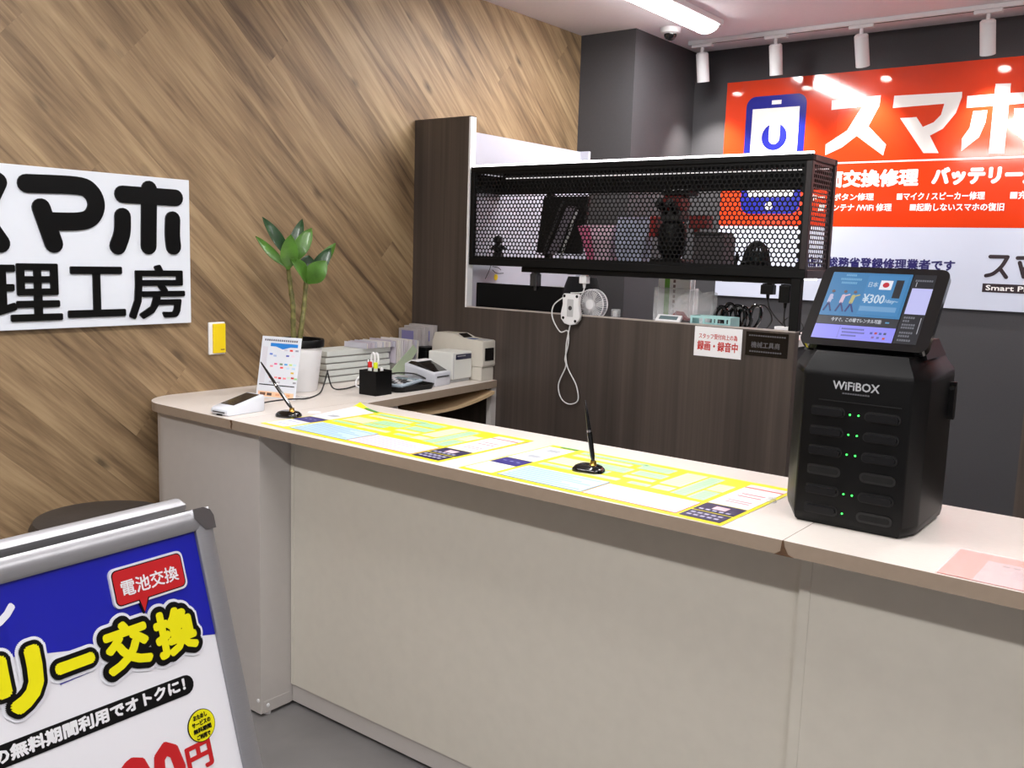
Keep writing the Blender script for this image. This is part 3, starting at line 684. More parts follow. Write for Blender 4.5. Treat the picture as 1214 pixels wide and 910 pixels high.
MB().tube([(-1.482, 3.24, SZ), (-1.474, 3.24, SZ + 0.05)], 0.007, 8).build('handle', BLACK, t, True)
MB().tube([(-1.474, 3.24, SZ + 0.05), (-1.468, 3.24, SZ + 0.075)], 0.002, 6).build('shaft', CHROME, t, True)
# ---------------------------------------------------------------- work desk behind the partition and what is on it
DZ = 1.236
dk = thing('work_desk', 'grey topped high work desk behind the dark partition', 'desk', (-1.9, 3.35, 0))
MB().box(-2.66, -1.19, 3.160, 3.52, DZ - 0.025, DZ).build('desk_top', mat('desk_laminate', (206, 202, 200), 0.4, noise=0.02), dk)
for x in (-2.64, -1.23): MB().box(x, x + 0.03, 3.17, 3.51, 0, DZ - 0.0255).build('side_board', DGREY, dk)
t = thing('monitor', 'wide black monitor standing behind the partition under the cage', 'monitor', (-2.43, 3.19, DZ))
MB().box(-2.666, -2.205, 3.175, 3.192, DZ + 0.004, 1.370, 0.003, 1).build('screen', mat('screen_back_black', (9, 9, 10), 0.7, noise=0.1, spec=0.15), t)
MB().box(-2.262, -2.206, 3.1745, 3.1925, 1.3702, 1.3725).build('top_edge', LGREY, t)
MB().box(-2.52, -2.36, 3.193, 3.27, DZ, DZ + 0.008).build('base', BLACK, t)
t = thing('office_chair', 'black office chair with rounded back behind the work desk', 'chair', (-2.42, 3.86, 0))
rg = []
for k in range(9):
    z = 0.85 + k * 0.06; wd = 0.115 * math.sqrt(max(0.0, 1 - max(0, (k - 5.0) / 4.02) ** 2)) + 0.004
    rg.append([V((-2.455 + wd * math.cos(a) , 3.66 + 0.03 * math.sin(a) + 0.04 * (k / 8), z + 0.072)) for a in [2 * math.pi * j / 16 for j in range(16)]])
MB().loft(rg).build('backrest', FABRIC, t, True)
MB().lathe([(0.18, 0), (0.23, 0.02), (0.23, 0.06), (0.18, 0.08)], (-2.42, 3.88, 0.68), 24).build('seat', FABRIC, t, True)
MB().tube([(-2.455, 3.74, 0.72), (-2.455, 3.67, 0.80), (-2.455, 3.67, 1.05)], 0.016, 10).build('back_bar', BLACK, t, True)
MB().tube([(-2.42, 3.88, 0.08), (-2.42, 3.88, 0.69)], 0.025, 12).build('gas_post', CHROME, t, True)
for k in range(5):
    a = 2 * math.pi * k / 5
    MB().tube([(-2.42, 3.88, 0.09), (-2.42 + 0.24 * math.cos(a), 3.88 + 0.24 * math.sin(a), 0.05)], [0.022, 0.014], 8).lathe([(0.0, 0.0), (0.02, 0.006), (0.022, 0.025), (0.014, 0.045), (0, 0.05)], (-2.42 + 0.24 * math.cos(a), 3.88 + 0.24 * math.sin(a), 0), 10, False).build('leg', BLACK, t, True)
# small desk fan
t = thing('desk_fan', 'small round white desk fan behind the partition ledge', 'fan', (-2.065, 3.205, DZ))
FC = V((-2.068, 3.20, 1.307)); FR = 0.060
mb = MB()
for r in (FR, FR * 0.92): mb.tube([FC + V((r * math.cos(a), -0.016 if r == FR else 0.016, r * math.sin(a))) for a in [2 * math.pi * k / 36 for k in range(37)]], 0.0022, 6, False)
mb.tube([FC + V((FR * math.cos(a), 0.016, FR * math.sin(a))) for a in [2 * math.pi * k / 36 for k in range(37)]], 0.0022, 6, False)
mb.build('grille_ring', WHITE, t, True)
mb = MB()
for k in range(40):
    a = 2 * math.pi * k / 40; dx, dz = math.cos(a), math.sin(a); a2 = a + 0.25
    mb.tube([FC + V((0.018 * math.cos(a2), -0.022, 0.018 * math.sin(a2))), FC + V((0.045 * dx, -0.022, 0.045 * dz)), FC + V((FR * dx, -0.014, FR * dz)), FC + V((FR * dx, 0.016, FR * dz))], 0.0011, 4)
mb.build('grille_spokes', WHITE, t)
mb = MB(); mb.prism(circ(0, 0, 0.019, 20), FC, X, Z, -Y, 0.012, 0.0245); mb.build('hub_cap', WHITE, t)
for k in range(5):
    a = 2 * math.pi * k / 5
    MB().faces([FC + V((r * math.cos(a + q), y, r * math.sin(a + q))) for r, q, y in ((0.018, -0.3, -0.006), (0.052, -0.25, -0.010), (0.055, 0.5, 0.004), (0.018, 0.4, 0.006))], [(0, 1, 2, 3)]).build('blade', LGREY, t)
mb = MB(); mb.prism(circ(0, 0, FR * 0.95, 28), FC, X, Z, Y, 0.010, 0.016); mb.build('back_plate', mat('fan_grey', (140, 138, 146), 0.5, noise=0.03), t)
MB().tube([FC + V((0, 0.016, -0.03)), V((-2.068, 3.215, DZ + 0.008))], 0.009, 10).lathe([(0.035, 0), (0.035, 0.006), (0.012, 0.010)], (-2.066, 3.215, DZ), 18).build('stand', WHITE, t, True)
# chargers and adapters hanging below the cage
def plug(label, x, y, z1, wx, wy, h, material, stub=True):
    t = thing('power_adapter', label, 'power adapter', (x, y, z1 - h), 0, 'power adapters plugged in below the cage')
    MB().box(x - wx / 2, x + wx / 2, y - wy / 2, y + wy / 2, z1 - h, z1, 0.003).build('body', material, t)
    if stub: MB().lathe([(0.005, -0.018), (0.007, 0.0)], (x, y, z1 - h), 10).build('strain_relief', material, t, True)
    MB().box(x - wx * 0.38, x + wx * 0.38, y - wy * 0.38, y + wy * 0.38, z1, z1 + 0.004).build('plug_face', material, t)
    return t
ZP = CZ0 - 0.0055
PS = CZ0 - 0.022
ps = MB().box(-2.40, -1.20, 3.150, 3.192, PS, CZ0 - 0.0005, 0.002, 1).build('power_strip', BLACK, cg)
for k in range(7): MB().box(-2.34 + k * 0.17, -2.31 + k * 0.17, 3.158, 3.184, PS - 0.001, PS + 0.001).build('socket', DGREY, ps)
ZP = PS - 0.005
plug('black power adapter hanging below the left of the cage', -2.338, 3.170, ZP, 0.036, 0.034, 0.052, DGREY)
plug('white usb charger hanging above the white computer mouse', -2.093, 3.170, ZP, 0.034, 0.030, 0.030, WHITE)
plug('black power plug with drooping cable near the cage leg', -1.318, 3.170, ZP, 0.046, 0.034, 0.034, BLACK)
plug('flat black adapter next to the right cage leg', -1.253, 3.170, ZP, 0.040, 0.034, 0.060, BLACK)
def cable(label, pts, r, material, name='cable', n=8):
    o = MB().tube(smoothpath(pts, n), r, 8).build(name, material, None, True)
    return tag(o, label, 'cable')
# white mouse hung by its cable
t = thing('computer_mouse', 'white computer mouse hanging upside down over the partition edge', 'mouse', (-2.10, 3.105, 1.23))
ml = [(-0.040, 0.055), (-0.034, 0.062), (0.034, 0.062), (0.040, 0.055), (0.038, 0.02), (0.046, -0.018), (0.044, -0.040), (0.028, -0.058), (0.0, -0.064), (-0.028, -0.058), (-0.044, -0.040), (-0.046, -0.018), (-0.038, 0.02)]
MO = V((-2.103, 3.112, 1.288))
rg = [[MO + X * (p[0] * s) + Z * (p[1] * s) - Y * q for p in ml] for q, s in ((0.022, 0.90), (0.0215, 0.97), (0.018, 1.0), (0.008, 1.0), (0.003, 0.96), (-0.004, 0.8), (-0.0065, 0.4))]
MB().loft(rg).build('shell', WHITE, t, True)
for px_, pz_ in ((-0.030, 0.052), (0.030, 0.052), (-0.032, -0.035), (0.026, -0.046)):
    MB().prism(circ(px_, pz_, 0.006, 12), MO, X, Z, -Y, 0.021, 0.0228).build('glide_pad', BLACK, t)
MB().prism(rrect(0.030, 0.070, 0.004, 3, 0.0, 0.005), MO, X, Z, -Y, 0.021, 0.0226).build('label_recess', LGREY, t)
MB().prism(circ(0.0, 0.005, 0.009, 14), MO, X, Z, -Y, 0.0225, 0.0232).build('sensor', DGREY, t)
cable('white cable from the charger down to the hanging mouse', [(-2.093, 3.170, ZP - 0.046), (-2.096, 3.16, 1.355), (-2.118, 3.112, 1.352)], 0.0026, CABLEW)
cable('white cable of the hanging mouse looped down the partition', [(-2.142, 3.100, 1.335), (-2.19, 3.100, 1.30), (-2.195, 3.100, 1.25), (-2.155, 3.100, 1.195), (-2.118, 3.100, 1.20), (-2.112, 3.100, 1.15), (-2.125, 3.100, 1.09), (-2.122, 3.102, 1.055), (-2.155, 3.104, 0.98), (-2.14, 3.104, 0.925), (-2.10, 3.104, 0.905), (-2.058, 3.104, 0.925), (-2.068, 3.103, 0.985), (-2.112, 3.098, 1.06), (-2.118, 3.094, 1.14), (-2.103, 3.096, 1.23)], 0.0026, CABLEW)
cable('black cable drooping from the plug beside the right cage leg', [(-1.318, 3.170, ZP - 0.050), (-1.318, 3.20, 1.33), (-1.29, 3.26, 1.275), (-1.24, 3.30, DZ + 0.01), (-1.30, 3.36, DZ + 0.006)], 0.0028, CABLEB)
cable('black cable hanging straight down from the flat adapter', [(-1.253, 3.170, ZP - 0.077), (-1.255, 3.175, 1.30), (-1.25, 3.19, DZ + 0.02), (-1.27, 3.24, DZ + 0.006)], 0.0028, CABLEB)
# items on the desk
t = thing('digital_clock', 'small white digital clock lying on the partition ledge', 'clock', (-1.697, 3.145, 1.2665))
M = Matrix.Translation(V((-1.697, 3.140, 1.2672))) @ Matrix.Rotation(math.radians(-48), 4, 'X')
MB().box(-0.052, 0.052, -0.0, 0.012, 0.0, 0.036, 0.003, 2, M).build('case', WHITE, t)
MB().box(-0.038, 0.038, -0.0008, 0.001, 0.009, 0.027, 0, 1, M).build('display', LCD, t)
MB().box(-1.735, -1.66, 3.146, 3.153, 1.2665, 1.272).build('foot', WHITE, t)
t = thing('file_holder', 'clear plastic holder standing on the work desk', 'file holder', (-1.78, 3.36, DZ))
for a in ((-1.86, -1.70, 3.325, 3.3275), (-1.86, -1.70, 3.395, 3.3975), (-1.86, -1.8575, 3.3275, 3.395), (-1.7025, -1.70, 3.3275, 3.395)): MB().box(*a, DZ + 0.002, DZ + 0.15).build('holder_wall', CLEAR, t)
MB().box(-1.86, -1.70, 3.325, 3.3975, DZ, DZ + 0.002).build('holder_base', CLEAR, t)
def folder(label, x0, x1, y, h, material, stripe=None):
    t = thing('file_folder', label, 'folder', ((x0 + x1) / 2, y, DZ + 0.002), 0, 'papers in the clear holder')
    MB().box(x0, x1, y, y + 0.008, DZ + 0.0022, DZ + h).build('cover', material, t)
    if stripe: MB().box(x0 + 0.028, x0 + 0.050, y - 0.0006, y + 0.0001, DZ + 0.01, DZ + h - 0.004).build('stripe', stripe, t)
    mb = MB()
    for k in range(7): mb.box(x0 + 0.066, x0 + 0.066 + 0.010, y - 0.0006, y + 0.0001, DZ + 0.05 + k * 0.02, DZ + 0.062 + k * 0.02)
    mb.build('print_marks', flat((120, 96, 100)), t)
folder('white folder with a green spine stripe in the clear holder', -1.852, -1.712, 3.345, 0.206, WHITEP, flat((104, 170, 60)))
folder('plain white paper file behind the green striped folder', -1.80, -1.706, 3.368, 0.205, WHITEP)
t = thing('plastic_bag', 'crumpled clear plastic bag on the work desk', 'plastic bag', (-1.65, 3.28, DZ))
bm = bmesh.new(); bmesh.ops.create_icosphere(bm, subdivisions=3, radius=1.0)
rnd = random.Random(3)
for v in bm.verts:
    n = v.co.copy(); k = 1 + 0.16 * math.sin(5 * n.x + 2 * n.z) * math.cos(7 * n.y) + 0.10 * math.sin(11 * n.z + 3 * n.x) + rnd.uniform(-0.05, 0.05)
    z = n.z * k
    v.co = V((-1.65 + n.x * k * 0.085 + 0.02 * max(0, z), 3.262 + n.y * k * 0.042, DZ + 0.074 + z * 0.072 + (0.075 * max(0, n.x) ** 2 * max(0, n.z))))
for v in bm.verts: v.co.z = max(v.co.z, DZ + 0.0015)
mb = MB(); mb.bm.free(); mb.bm = bm; mb.build('film', BAGM, t)
t = thing('red_clip', 'dark red clip lying in the clear plastic bag', 'clip', (-1.69, 3.285, DZ))
MB().prism([(-0.045, 0.0), (0.03, 0.0), (0.042, 0.016), (0.022, 0.022), (0.004, 0.042), (-0.016, 0.045), (-0.03, 0.032)], V((-1.70, 3.25, DZ + 0.020)), X, Z, Y, 0, 0.022).build('jaw', REDDARK, t)
MB().box(-1.740, -1.665, 3.248, 3.274, DZ + 0.003, DZ + 0.0195, 0.003).build('jaw', REDDARK, t)
t = thing('white_cup', 'small white crumpled cup inside the clear plastic bag', 'cup', (-1.60, 3.285, DZ))
MB().lathe([(0.022, 0.003), (0.032, 0.05), (0.030, 0.05), (0.020, 0.006)], (-1.61, 3.262, DZ), 18).build('cup_body', WHITE, t, True)
t = thing('mint_tray', 'pale mint plastic tray with slots on the work desk', 'tray', (-1.535, 3.235, DZ))
x0, x1, y0, y1, h = -1.612, -1.452, 3.165, 3.245, 0.058
MB().box(x0, x1, y0, y1, DZ, DZ + 0.003).build('tray_base', MINT, t)
for yy in (y0, y1 - 0.003):
    MB().box(x0, x1, yy, yy + 0.003, DZ + 0.003, DZ + 0.030).box(x0, x1, yy, yy + 0.003, DZ + 0.050, DZ + h).build('tray_rim', MINT, t)
    for k in range(4): MB().box(x0 + k * 0.0505, x0 + k * 0.0505 + 0.0085, yy, yy + 0.003, DZ + 0.030, DZ + 0.050).build('tray_post', MINT, t)
for xx in (x0, x1 - 0.003): MB().box(xx, xx + 0.003, y0 + 0.003, y1 - 0.003, DZ + 0.003, DZ + h).build('tray_end', MINT, t)
# bundled black leads with shiny plugs
rnd = random.Random(11)
whr = ['leftmost', 'second from left', 'middle', 'second from right', 'rightmost']
for i in range(5):
    c0 = V((-1.548 + 0.024 * i, 3.285 + 0.017 * i, DZ + 0.050)); ex = (X * 0.9 + Y * 0.2 + Z * rnd.uniform(-.3, .3)).normalized(); ez = (Z + X * rnd.uniform(-.5, .5)).normalized(); rx, rz_ = 0.026 + 0.004 * (i % 3), 0.042 + 0.006 * ((i * 2) % 3)
    pts = [c0 + ex * (rx * (1 - 0.1 * k / 14) * math.cos(a)) + ez * (rz_ * (1 - 0.12 * k / 14) * math.sin(a)) + Y * (0.0012 * k) for k, a in enumerate([2 * math.pi * q / 7 for q in range(15)])]
    o = MB().tube(smoothpath(pts, 4), 0.0062, 7).build('cable_coil', BLACKG, None, True)
    tag(o, whr[i] + ' coiled black lead behind the mint tray', 'cable', 'bundled black leads')
cable('thin black lead arching right of the bundled leads', [(-1.45, 3.34, DZ + 0.02), (-1.44, 3.34, DZ + 0.09), (-1.40, 3.35, DZ + 0.10), (-1.375, 3.36, DZ + 0.05), (-1.40, 3.35, DZ + 0.004)], 0.003, CABLEB)
cable('thin black cable curled on the desk by the adapter', [(-1.33, 3.34, DZ + 0.004), (-1.32, 3.34, DZ + 0.05), (-1.28, 3.34, DZ + 0.07), (-1.245, 3.34, DZ + 0.03), (-1.27, 3.34, DZ + 0.004)], 0.0025, CABLEB)
t = thing('notepad', 'dark notepad lying on the ledge left of the mint tray', 'notepad', (-1.61, 3.19, DZ))
MB().box(-1.70, -1.615, 3.162, 3.24, DZ, DZ + 0.030).build('pages', mat('notepad_grey', (96, 96, 88), 0.6, noise=0.1), t); MB().box(-1.702, -1.614, 3.161, 3.241, DZ + 0.0302, DZ + 0.033).build('cover', DGREY, t)
t = thing('paper_sheet', 'white paper lying on the work desk near the cage leg', 'paper', (-1.35, 3.24, DZ))
MB().box(-1.45, -1.24, 3.165, 3.33, DZ, DZ + 0.002).build('sheet', WHITEP, t); 
t = thing('label_box', 'small white label box at the right end of the desk', 'box', (-1.24, 3.20, DZ))
MB().box(-1.285, -1.225, 3.165, 3.20, DZ + 0.0025, DZ + 0.040, 0.002).build('carton', WHITEP, t); MB().box(-1.275, -1.235, 3.1645, 3.1655, DZ + 0.010, DZ + 0.022).build('print_line', LGREY, t)
t = thing('tape_dispenser', 'small clear block on the ledge right of the fan', 'dispenser', (-1.95, 3.19, DZ))
MB().box(-1.965, -1.935, 3.175, 3.20, DZ, DZ + 0.060, 0.003).build('block', CLEAR, t); MB().box(-1.958, -1.942, 3.180, 3.195, DZ + 0.030, DZ + 0.052).build('label', LGREY, t)

# ---------------------------------------------------------------- things on the counter
ZA = ZT + 0.0004
# potted plant
pl = thing('potted_plant', 'leafy green plant in a white pot with black rim on the counter', 'potted plant', (-2.80, 2.30, ZA))
MB().lathe([(0.0, 0.0), (0.066, 0.0), (0.069, 0.004), (0.088, 0.168), (0.082, 0.168), (0.064, 0.01), (0, 0.01)], seg=36, cap=False).build('pot', WHITE, pl, True, world=False)
MB().lathe([(0.0885, 0.166), (0.094, 0.168), (0.095, 0.192), (0.092, 0.196), (0.084, 0.194), (0.082, 0.168)], seg=36, cap=False).build('pot_rim', BLACK, pl, True, world=False)
MB().lathe([(0.0, 0.176), (0.0835, 0.172), (0.0835, 0.150), (0.0, 0.150)], seg=28, cap=False).build('soil', SOIL, pl, False, world=False)
SA = [(-0.002, -0.020, 0.17), (-0.004, -0.024, 0.24), (0.002, -0.030, 0.32), (-0.002, -0.037, 0.386), (-0.002, -0.051, 0.473)]
SB = [(-0.002, 0.002, 0.17), (0.004, 0.010, 0.25), (-0.002, 0.026, 0.317), (-0.002, 0.037, 0.42)]
for st in (SA, SB):
    p = smoothpath(st, 6); MB().tube(p, [0.0100 - 0.0022 * k / len(p) + (0.0016 if k % 4 == 0 else 0) for k in range(len(p))], 10).build('stem', STEM, pl, True, world=False)
def leaf(base, tip, wd, bend, material, face=(0.8, -0.5, 0.3)):
    base, tip = V(base), V(tip); ax = tip - base; L_ = ax.length; t_ = ax.normalized()
    nrm = V(face); nrm = (nrm - t_ * nrm.dot(t_)).normalized(); sd = t_.cross(nrm)
    n = 12; prof = [0.14, 0.34, 0.56, 0.76, 0.90, 0.98, 1.0, 0.97, 0.89, 0.76, 0.58, 0.34, 0.0]
    mid = []; l = []; r = []
    for k in range(n + 1):
        s = k / n; c_ = base + ax * s + nrm * (bend * math.sin(math.pi * s)); h = wd * 0.96 * prof[k] / 2
        mid.append(c_ - nrm * 0.0015); l.append(c_ + sd * h + nrm * h * 0.28); r.append(c_ - sd * h + nrm * h * 0.28)
    vs = mid + l + r; N_ = n + 1; fs = []
    for k in range(n): fs += [(k, k + 1, N_ + k + 1, N_ + k), (k + 1, k, 2 * N_ + k, 2 * N_ + k + 1)]
    mb = MB(); mb.faces(vs, fs); bmesh.ops.remove_doubles(mb.bm, verts=mb.bm.verts, dist=1e-6)
    bmesh.ops.recalc_face_normals(mb.bm, faces=mb.bm.faces[:]); bmesh.ops.solidify(mb.bm, geom=mb.bm.faces[:], thickness=0.0012)
    return mb.build('leaf', material, pl, True, world=False)
A, Bp = (-0.002, -0.050, 0.468), (-0.002, 0.037, 0.412)
for base, tip, wd, bd, mm, fc in (
    ((-0.012, -0.030, 0.490), (-0.061, -0.120, 0.645), 0.046, 0.012, LEAFD, (0.8, -0.5, 0.3)),
    ((-0.012, -0.045, 0.462), (-0.061, -0.150, 0.574), 0.044, -0.008, LEAF, (0.7, -0.3, 0.6)),
    ((0.012, -0.062, 0.455), (0.050, -0.078, 0.585), 0.066, 0.010, LEAF, (0.8, -0.6, 0.1)),
    ((-0.002, -0.040, 0.480), (-0.002, 0.018, 0.645), 0.050, 0.004, LEAFD, (0.7, -0.7, 0.1)),
    ((0.005, -0.040, 0.475), (0.037, 0.030, 0.612), 0.062, 0.012, LEAF, (0.8, -0.5, 0.3)),
    ((-0.030, -0.030, 0.475), (-0.041, 0.045, 0.612), 0.070, 0.006, LEAFD, (0.9, -0.4, 0.1)),
    ((0.010, 0.028, 0.405), (0.050, -0.082, 0.495), 0.070, 0.012, LEAF, (0.75, -0.3, 0.5)),
    ((0.014, 0.030, 0.405), (0.080, 0.066, 0.492), 0.080, 0.014, LEAF, (0.75, -0.6, 0.2)),
    ((0.0, 0.045, 0.420), (-0.002, 0.182, 0.560), 0.052, -0.004, LEAF, (0.6, -0.4, 0.7)),
    ((0.006, 0.045, 0.420), (0.037, 0.124, 0.540), 0.056, 0.010, LEAFD, (0.8, -0.5, 0.2)),
    ((-0.015, 0.040, 0.415), (-0.041, 0.080, 0.510), 0.070, 0.006, LEAFD, (0.8, -0.5, 0.2))):
    leaf(base, tip, wd, bd, mm, fc)

# payment menu stand
sd_ = thing('payment_stand', 'small white stand listing payment marks in front of the plant pot', 'menu stand', (-2.688, 2.10, ZA), math.radians(16))
M = Matrix.Rotation(math.radians(-11), 4, 'X'); MI = M
SW, SH = 0.168, 0.222
MB().box(-SW / 2, SW / 2, 0.0, 0.003, 0.0, SH, 0.0008, 1, M).build('panel', WHITEGLOSS, sd_, world=False)
MB().box(-SW / 2, SW / 2, 0.012, 0.085, 0.0, 0.003).build('foot', CLEAR, sd_, world=False)
MB().prism([(0.003, 0.0), (0.085, 0.0), (0.022, 0.10)], V((-0.004, 0, 0.002)), Y, Z, X, 0, 0.008).build('strut', CLEAR, sd_, world=False)
def sp(x0, x1, z0, z1, rgb, nm='print_patch', d=0.0005):
    MB().box(-SW / 2 + x0 * SW, -SW / 2 + x1 * SW, -d, 0.0002, z0 * SH, z1 * SH, 0, 1, M).build(nm, flat(rgb), sd_, world=False)
sp(0.05, 0.95, 0.02, 0.105, (246, 206, 170)); sp(0.10, 0.24, 0.04, 0.085, (120, 86, 70), d=0.0008); sp(0.28, 0.40, 0.04, 0.085, (92, 74, 70), d=0.0008)
for k in range(3): sp(0.50 + 0.13 * k, 0.60 + 0.13 * k, 0.045, 0.08, (232, 170, 130), d=0.0008)
sp(0.05, 0.95, 0.205, 0.222, (40, 40, 52))
sp(0.05, 0.18, 0.245, 0.83, (214, 214, 224))
mb = MB(); mb.prism([(-SW / 2 + a * SW, b * SH) for a, b in ((0.24, 0.895), (0.93, 0.895), (0.93, 0.84), (0.75, 0.84), (0.56, 0.80), (0.38, 0.84), (0.24, 0.84))], V((0, 0, 0)), X, Z, -Y, -0.0002, 0.0006)
bmesh.ops.transform(mb.bm, matrix=M, verts=mb.bm.verts); mb.build('blue_arrow_banner', flat((40, 130, 214)), sd_, world=False)
mb = MB()
for k in range(16): mb.box(-SW / 2 + (0.08 + 0.053 * k) * SW, -SW / 2 + (0.08 + 0.053 * k + 0.036) * SW, -0.0006, 0.0002, 0.925 * SH, 0.955 * SH, 0, 1, M)
mb.build('heading_marks', flat((110, 106, 116)), sd_, world=False)
rnd = random.Random(5)
chips = [(0.74, 0.79, (226, 60, 60)), (0.88, 0.79, (150, 150, 170)), (0.60, 0.79, (200, 200, 214)), (0.66, 0.70, (90, 96, 180)), (0.24, 0.715, (110, 140, 220)), (0.34, 0.69, (170, 190, 226)), (0.80, 0.70, (226, 214, 226)), (0.38, 0.56, (240, 110, 160)), (0.52, 0.56, (110, 140, 110)), (0.64, 0.56, (80, 160, 220)), (0.76, 0.56, (200, 226, 140)), (0.86, 0.56, (190, 226, 240)), (0.28, 0.52, (240, 150, 170)), (0.54, 0.505, (240, 90, 90)), (0.70, 0.50, (190, 220, 240)), (0.84, 0.50, (180, 210, 240)), (0.82, 0.43, (226, 190, 70)), (0.28, 0.34, (240, 120, 120)), (0.42, 0.34, (236, 150, 150)), (0.52, 0.335, (204, 50, 60)), (0.64, 0.335, (240, 130, 140)), (0.74, 0.35, (210, 226, 210)), (0.84, 0.35, (200, 60, 60)), (0.92, 0.34, (150, 210, 150)), (0.90, 0.275, (150, 150, 160)), (0.30, 0.265, (190, 190, 200)), (0.50, 0.265, (190, 190, 200))]
for x, z, c in chips: sp(x, x + 0.075, z - 0.014, z + 0.014, c, 'payment_mark')

# card reader
cr = thing('card_reader', 'white card payment terminal with black sloping screen on the counter', 'card reader', (-2.538, 1.835, ZA), math.radians(4))
def seclo(x0, x1, prof): # prof (y,z) polygon extruded in x
    return MB().prism(prof, V((x0, 0, 0)), Y, Z, X, 0, x1 - x0)
mb = seclo(-0.040, 0.040, [(-0.072, 0.0), (0.072, 0.0), (0.076, 0.006), (0.076, 0.052), (0.070, 0.056), (-0.066, 0.026), (-0.076, 0.020), (-0.078, 0.008)])
bmesh.ops.bevel(mb.bm, geom=mb.bm.edges[:], offset=0.003, segments=2, affect='EDGES', profile=0.5)
mb.build('body', WHITEGLOSS, cr, True, world=False)
sl = math.atan2(0.030, 0.136); Ms = Matrix.Translation(V((0, -0.066, 0.026))) @ Matrix.Rotation(sl, 4, 'X')
MB().box(-0.031, 0.031, 0.022, 0.130, 0.0003, 0.0018, 0.0006, 1, Ms).build('screen', BLACKG, cr, world=False)
MB().box(-0.028, 0.028, -0.0805, -0.076, 0.010, 0.013).build('card_slot', DGREY, cr, world=False)
MB().box(-0.010, 0.014, -0.079, -0.075, 0.0005, 0.004).build('front_notch', BLACK, cr, world=False)
cable('black cable running from the card terminal past the plant pot', [(-2.57, 1.92, ZA + 0.012), (-2.60, 2.02, ZA + 0.010), (-2.585, 2.085, ZA + 0.012), (-2.600, 2.17, ZA + 0.004), (-2.66, 2.28, ZA + 0.004), (-2.692, 2.33, ZA + 0.03), (-2.698, 2.352, ZA + 0.075), (-2.705, 2.36, ZA + 0.07), (-2.70, 2.38, ZA + 0.012), (-2.69, 2.43, ZA + 0.004), (-2.72, 2.52, ZA + 0.004), (-2.745, 2.66, ZA + 0.004)], 0.0028, CABLEB)
cable('white coiled cable beside the black pen cup', [(-2.60, 2.52, ZA + 0.004), (-2.66, 2.47, ZA + 0.012), (-2.675, 2.49, ZA + 0.045), (-2.66, 2.54, ZA + 0.055), (-2.63, 2.58, ZA + 0.045), (-2.62, 2.60, ZA + 0.004)], 0.0035, CABLEW)

# pen stands
def pen_stand(label, x, y, rz, tip, scale=1.0):
    t = thing('pen_stand', label, 'pen stand', (x, y, ZA), rz, 'desk pens on black stands')
    pr = rrect(0.082, 0.060, 0.022, 5); rg = []
    for s, z in ((0.96, 0.0), (1.0, 0.003), (0.97, 0.009), (0.80, 0.016), (0.55, 0.0195)): rg.append([V((p[0] * s * scale, p[1] * s * scale, z)) for p in pr])
    MB().loft(rg).build('base', BLACKG, t, True, world=False)
    MB().lathe([(0.011, 0.018), (0.0085, 0.022), (0.0075, 0.030), (0.005, 0.030)], (0.012, 0, 0), 16).build('holder', GOLD, t, True, world=False)
    p0 = V((0.012, 0, 0.026)); tipv = V(tip); d_ = (tipv - p0)
    MB().tube([p0, p0 + d_ * 0.10, p0 + d_ * 0.48], [0.004, 0.0062, 0.0068], 12).build('pen_barrel', BLACKG, t, True, world=False)
    MB().tube([p0 + d_ * 0.48, p0 + d_ * 0.515], 0.0062, 12).build('pen_band', CHROME, t, True, world=False)
    MB().tube([p0 + d_ * 0.515, p0 + d_ * 0.75, p0 + d_ * 0.97, p0 + d_], [0.0055, 0.0042, 0.0026, 0.0014], 10).build('pen_cap', BLACKG, t, True, world=False)
pen_stand('black pen leaning left on a glossy stand beside the card terminal', -2.370, 1.905, math.radians(18), (-0.125, 0.03, 0.165))
pen_stand('black pen standing nearly upright on the right yellow sheet', -1.255, 1.955, math.radians(10), (-0.022, 0.012, 0.180))
mb = MB(); mb.lathe([(0.0, 0), (0.022, 0.0), (0.022, 0.0012), (0, 0.0012)], (-2.375, 2.015, ZA), 24, False)
tag(mb.build('round_sticker', WHITEP), 'round white sticker on the counter behind the left pen stand', 'sticker')

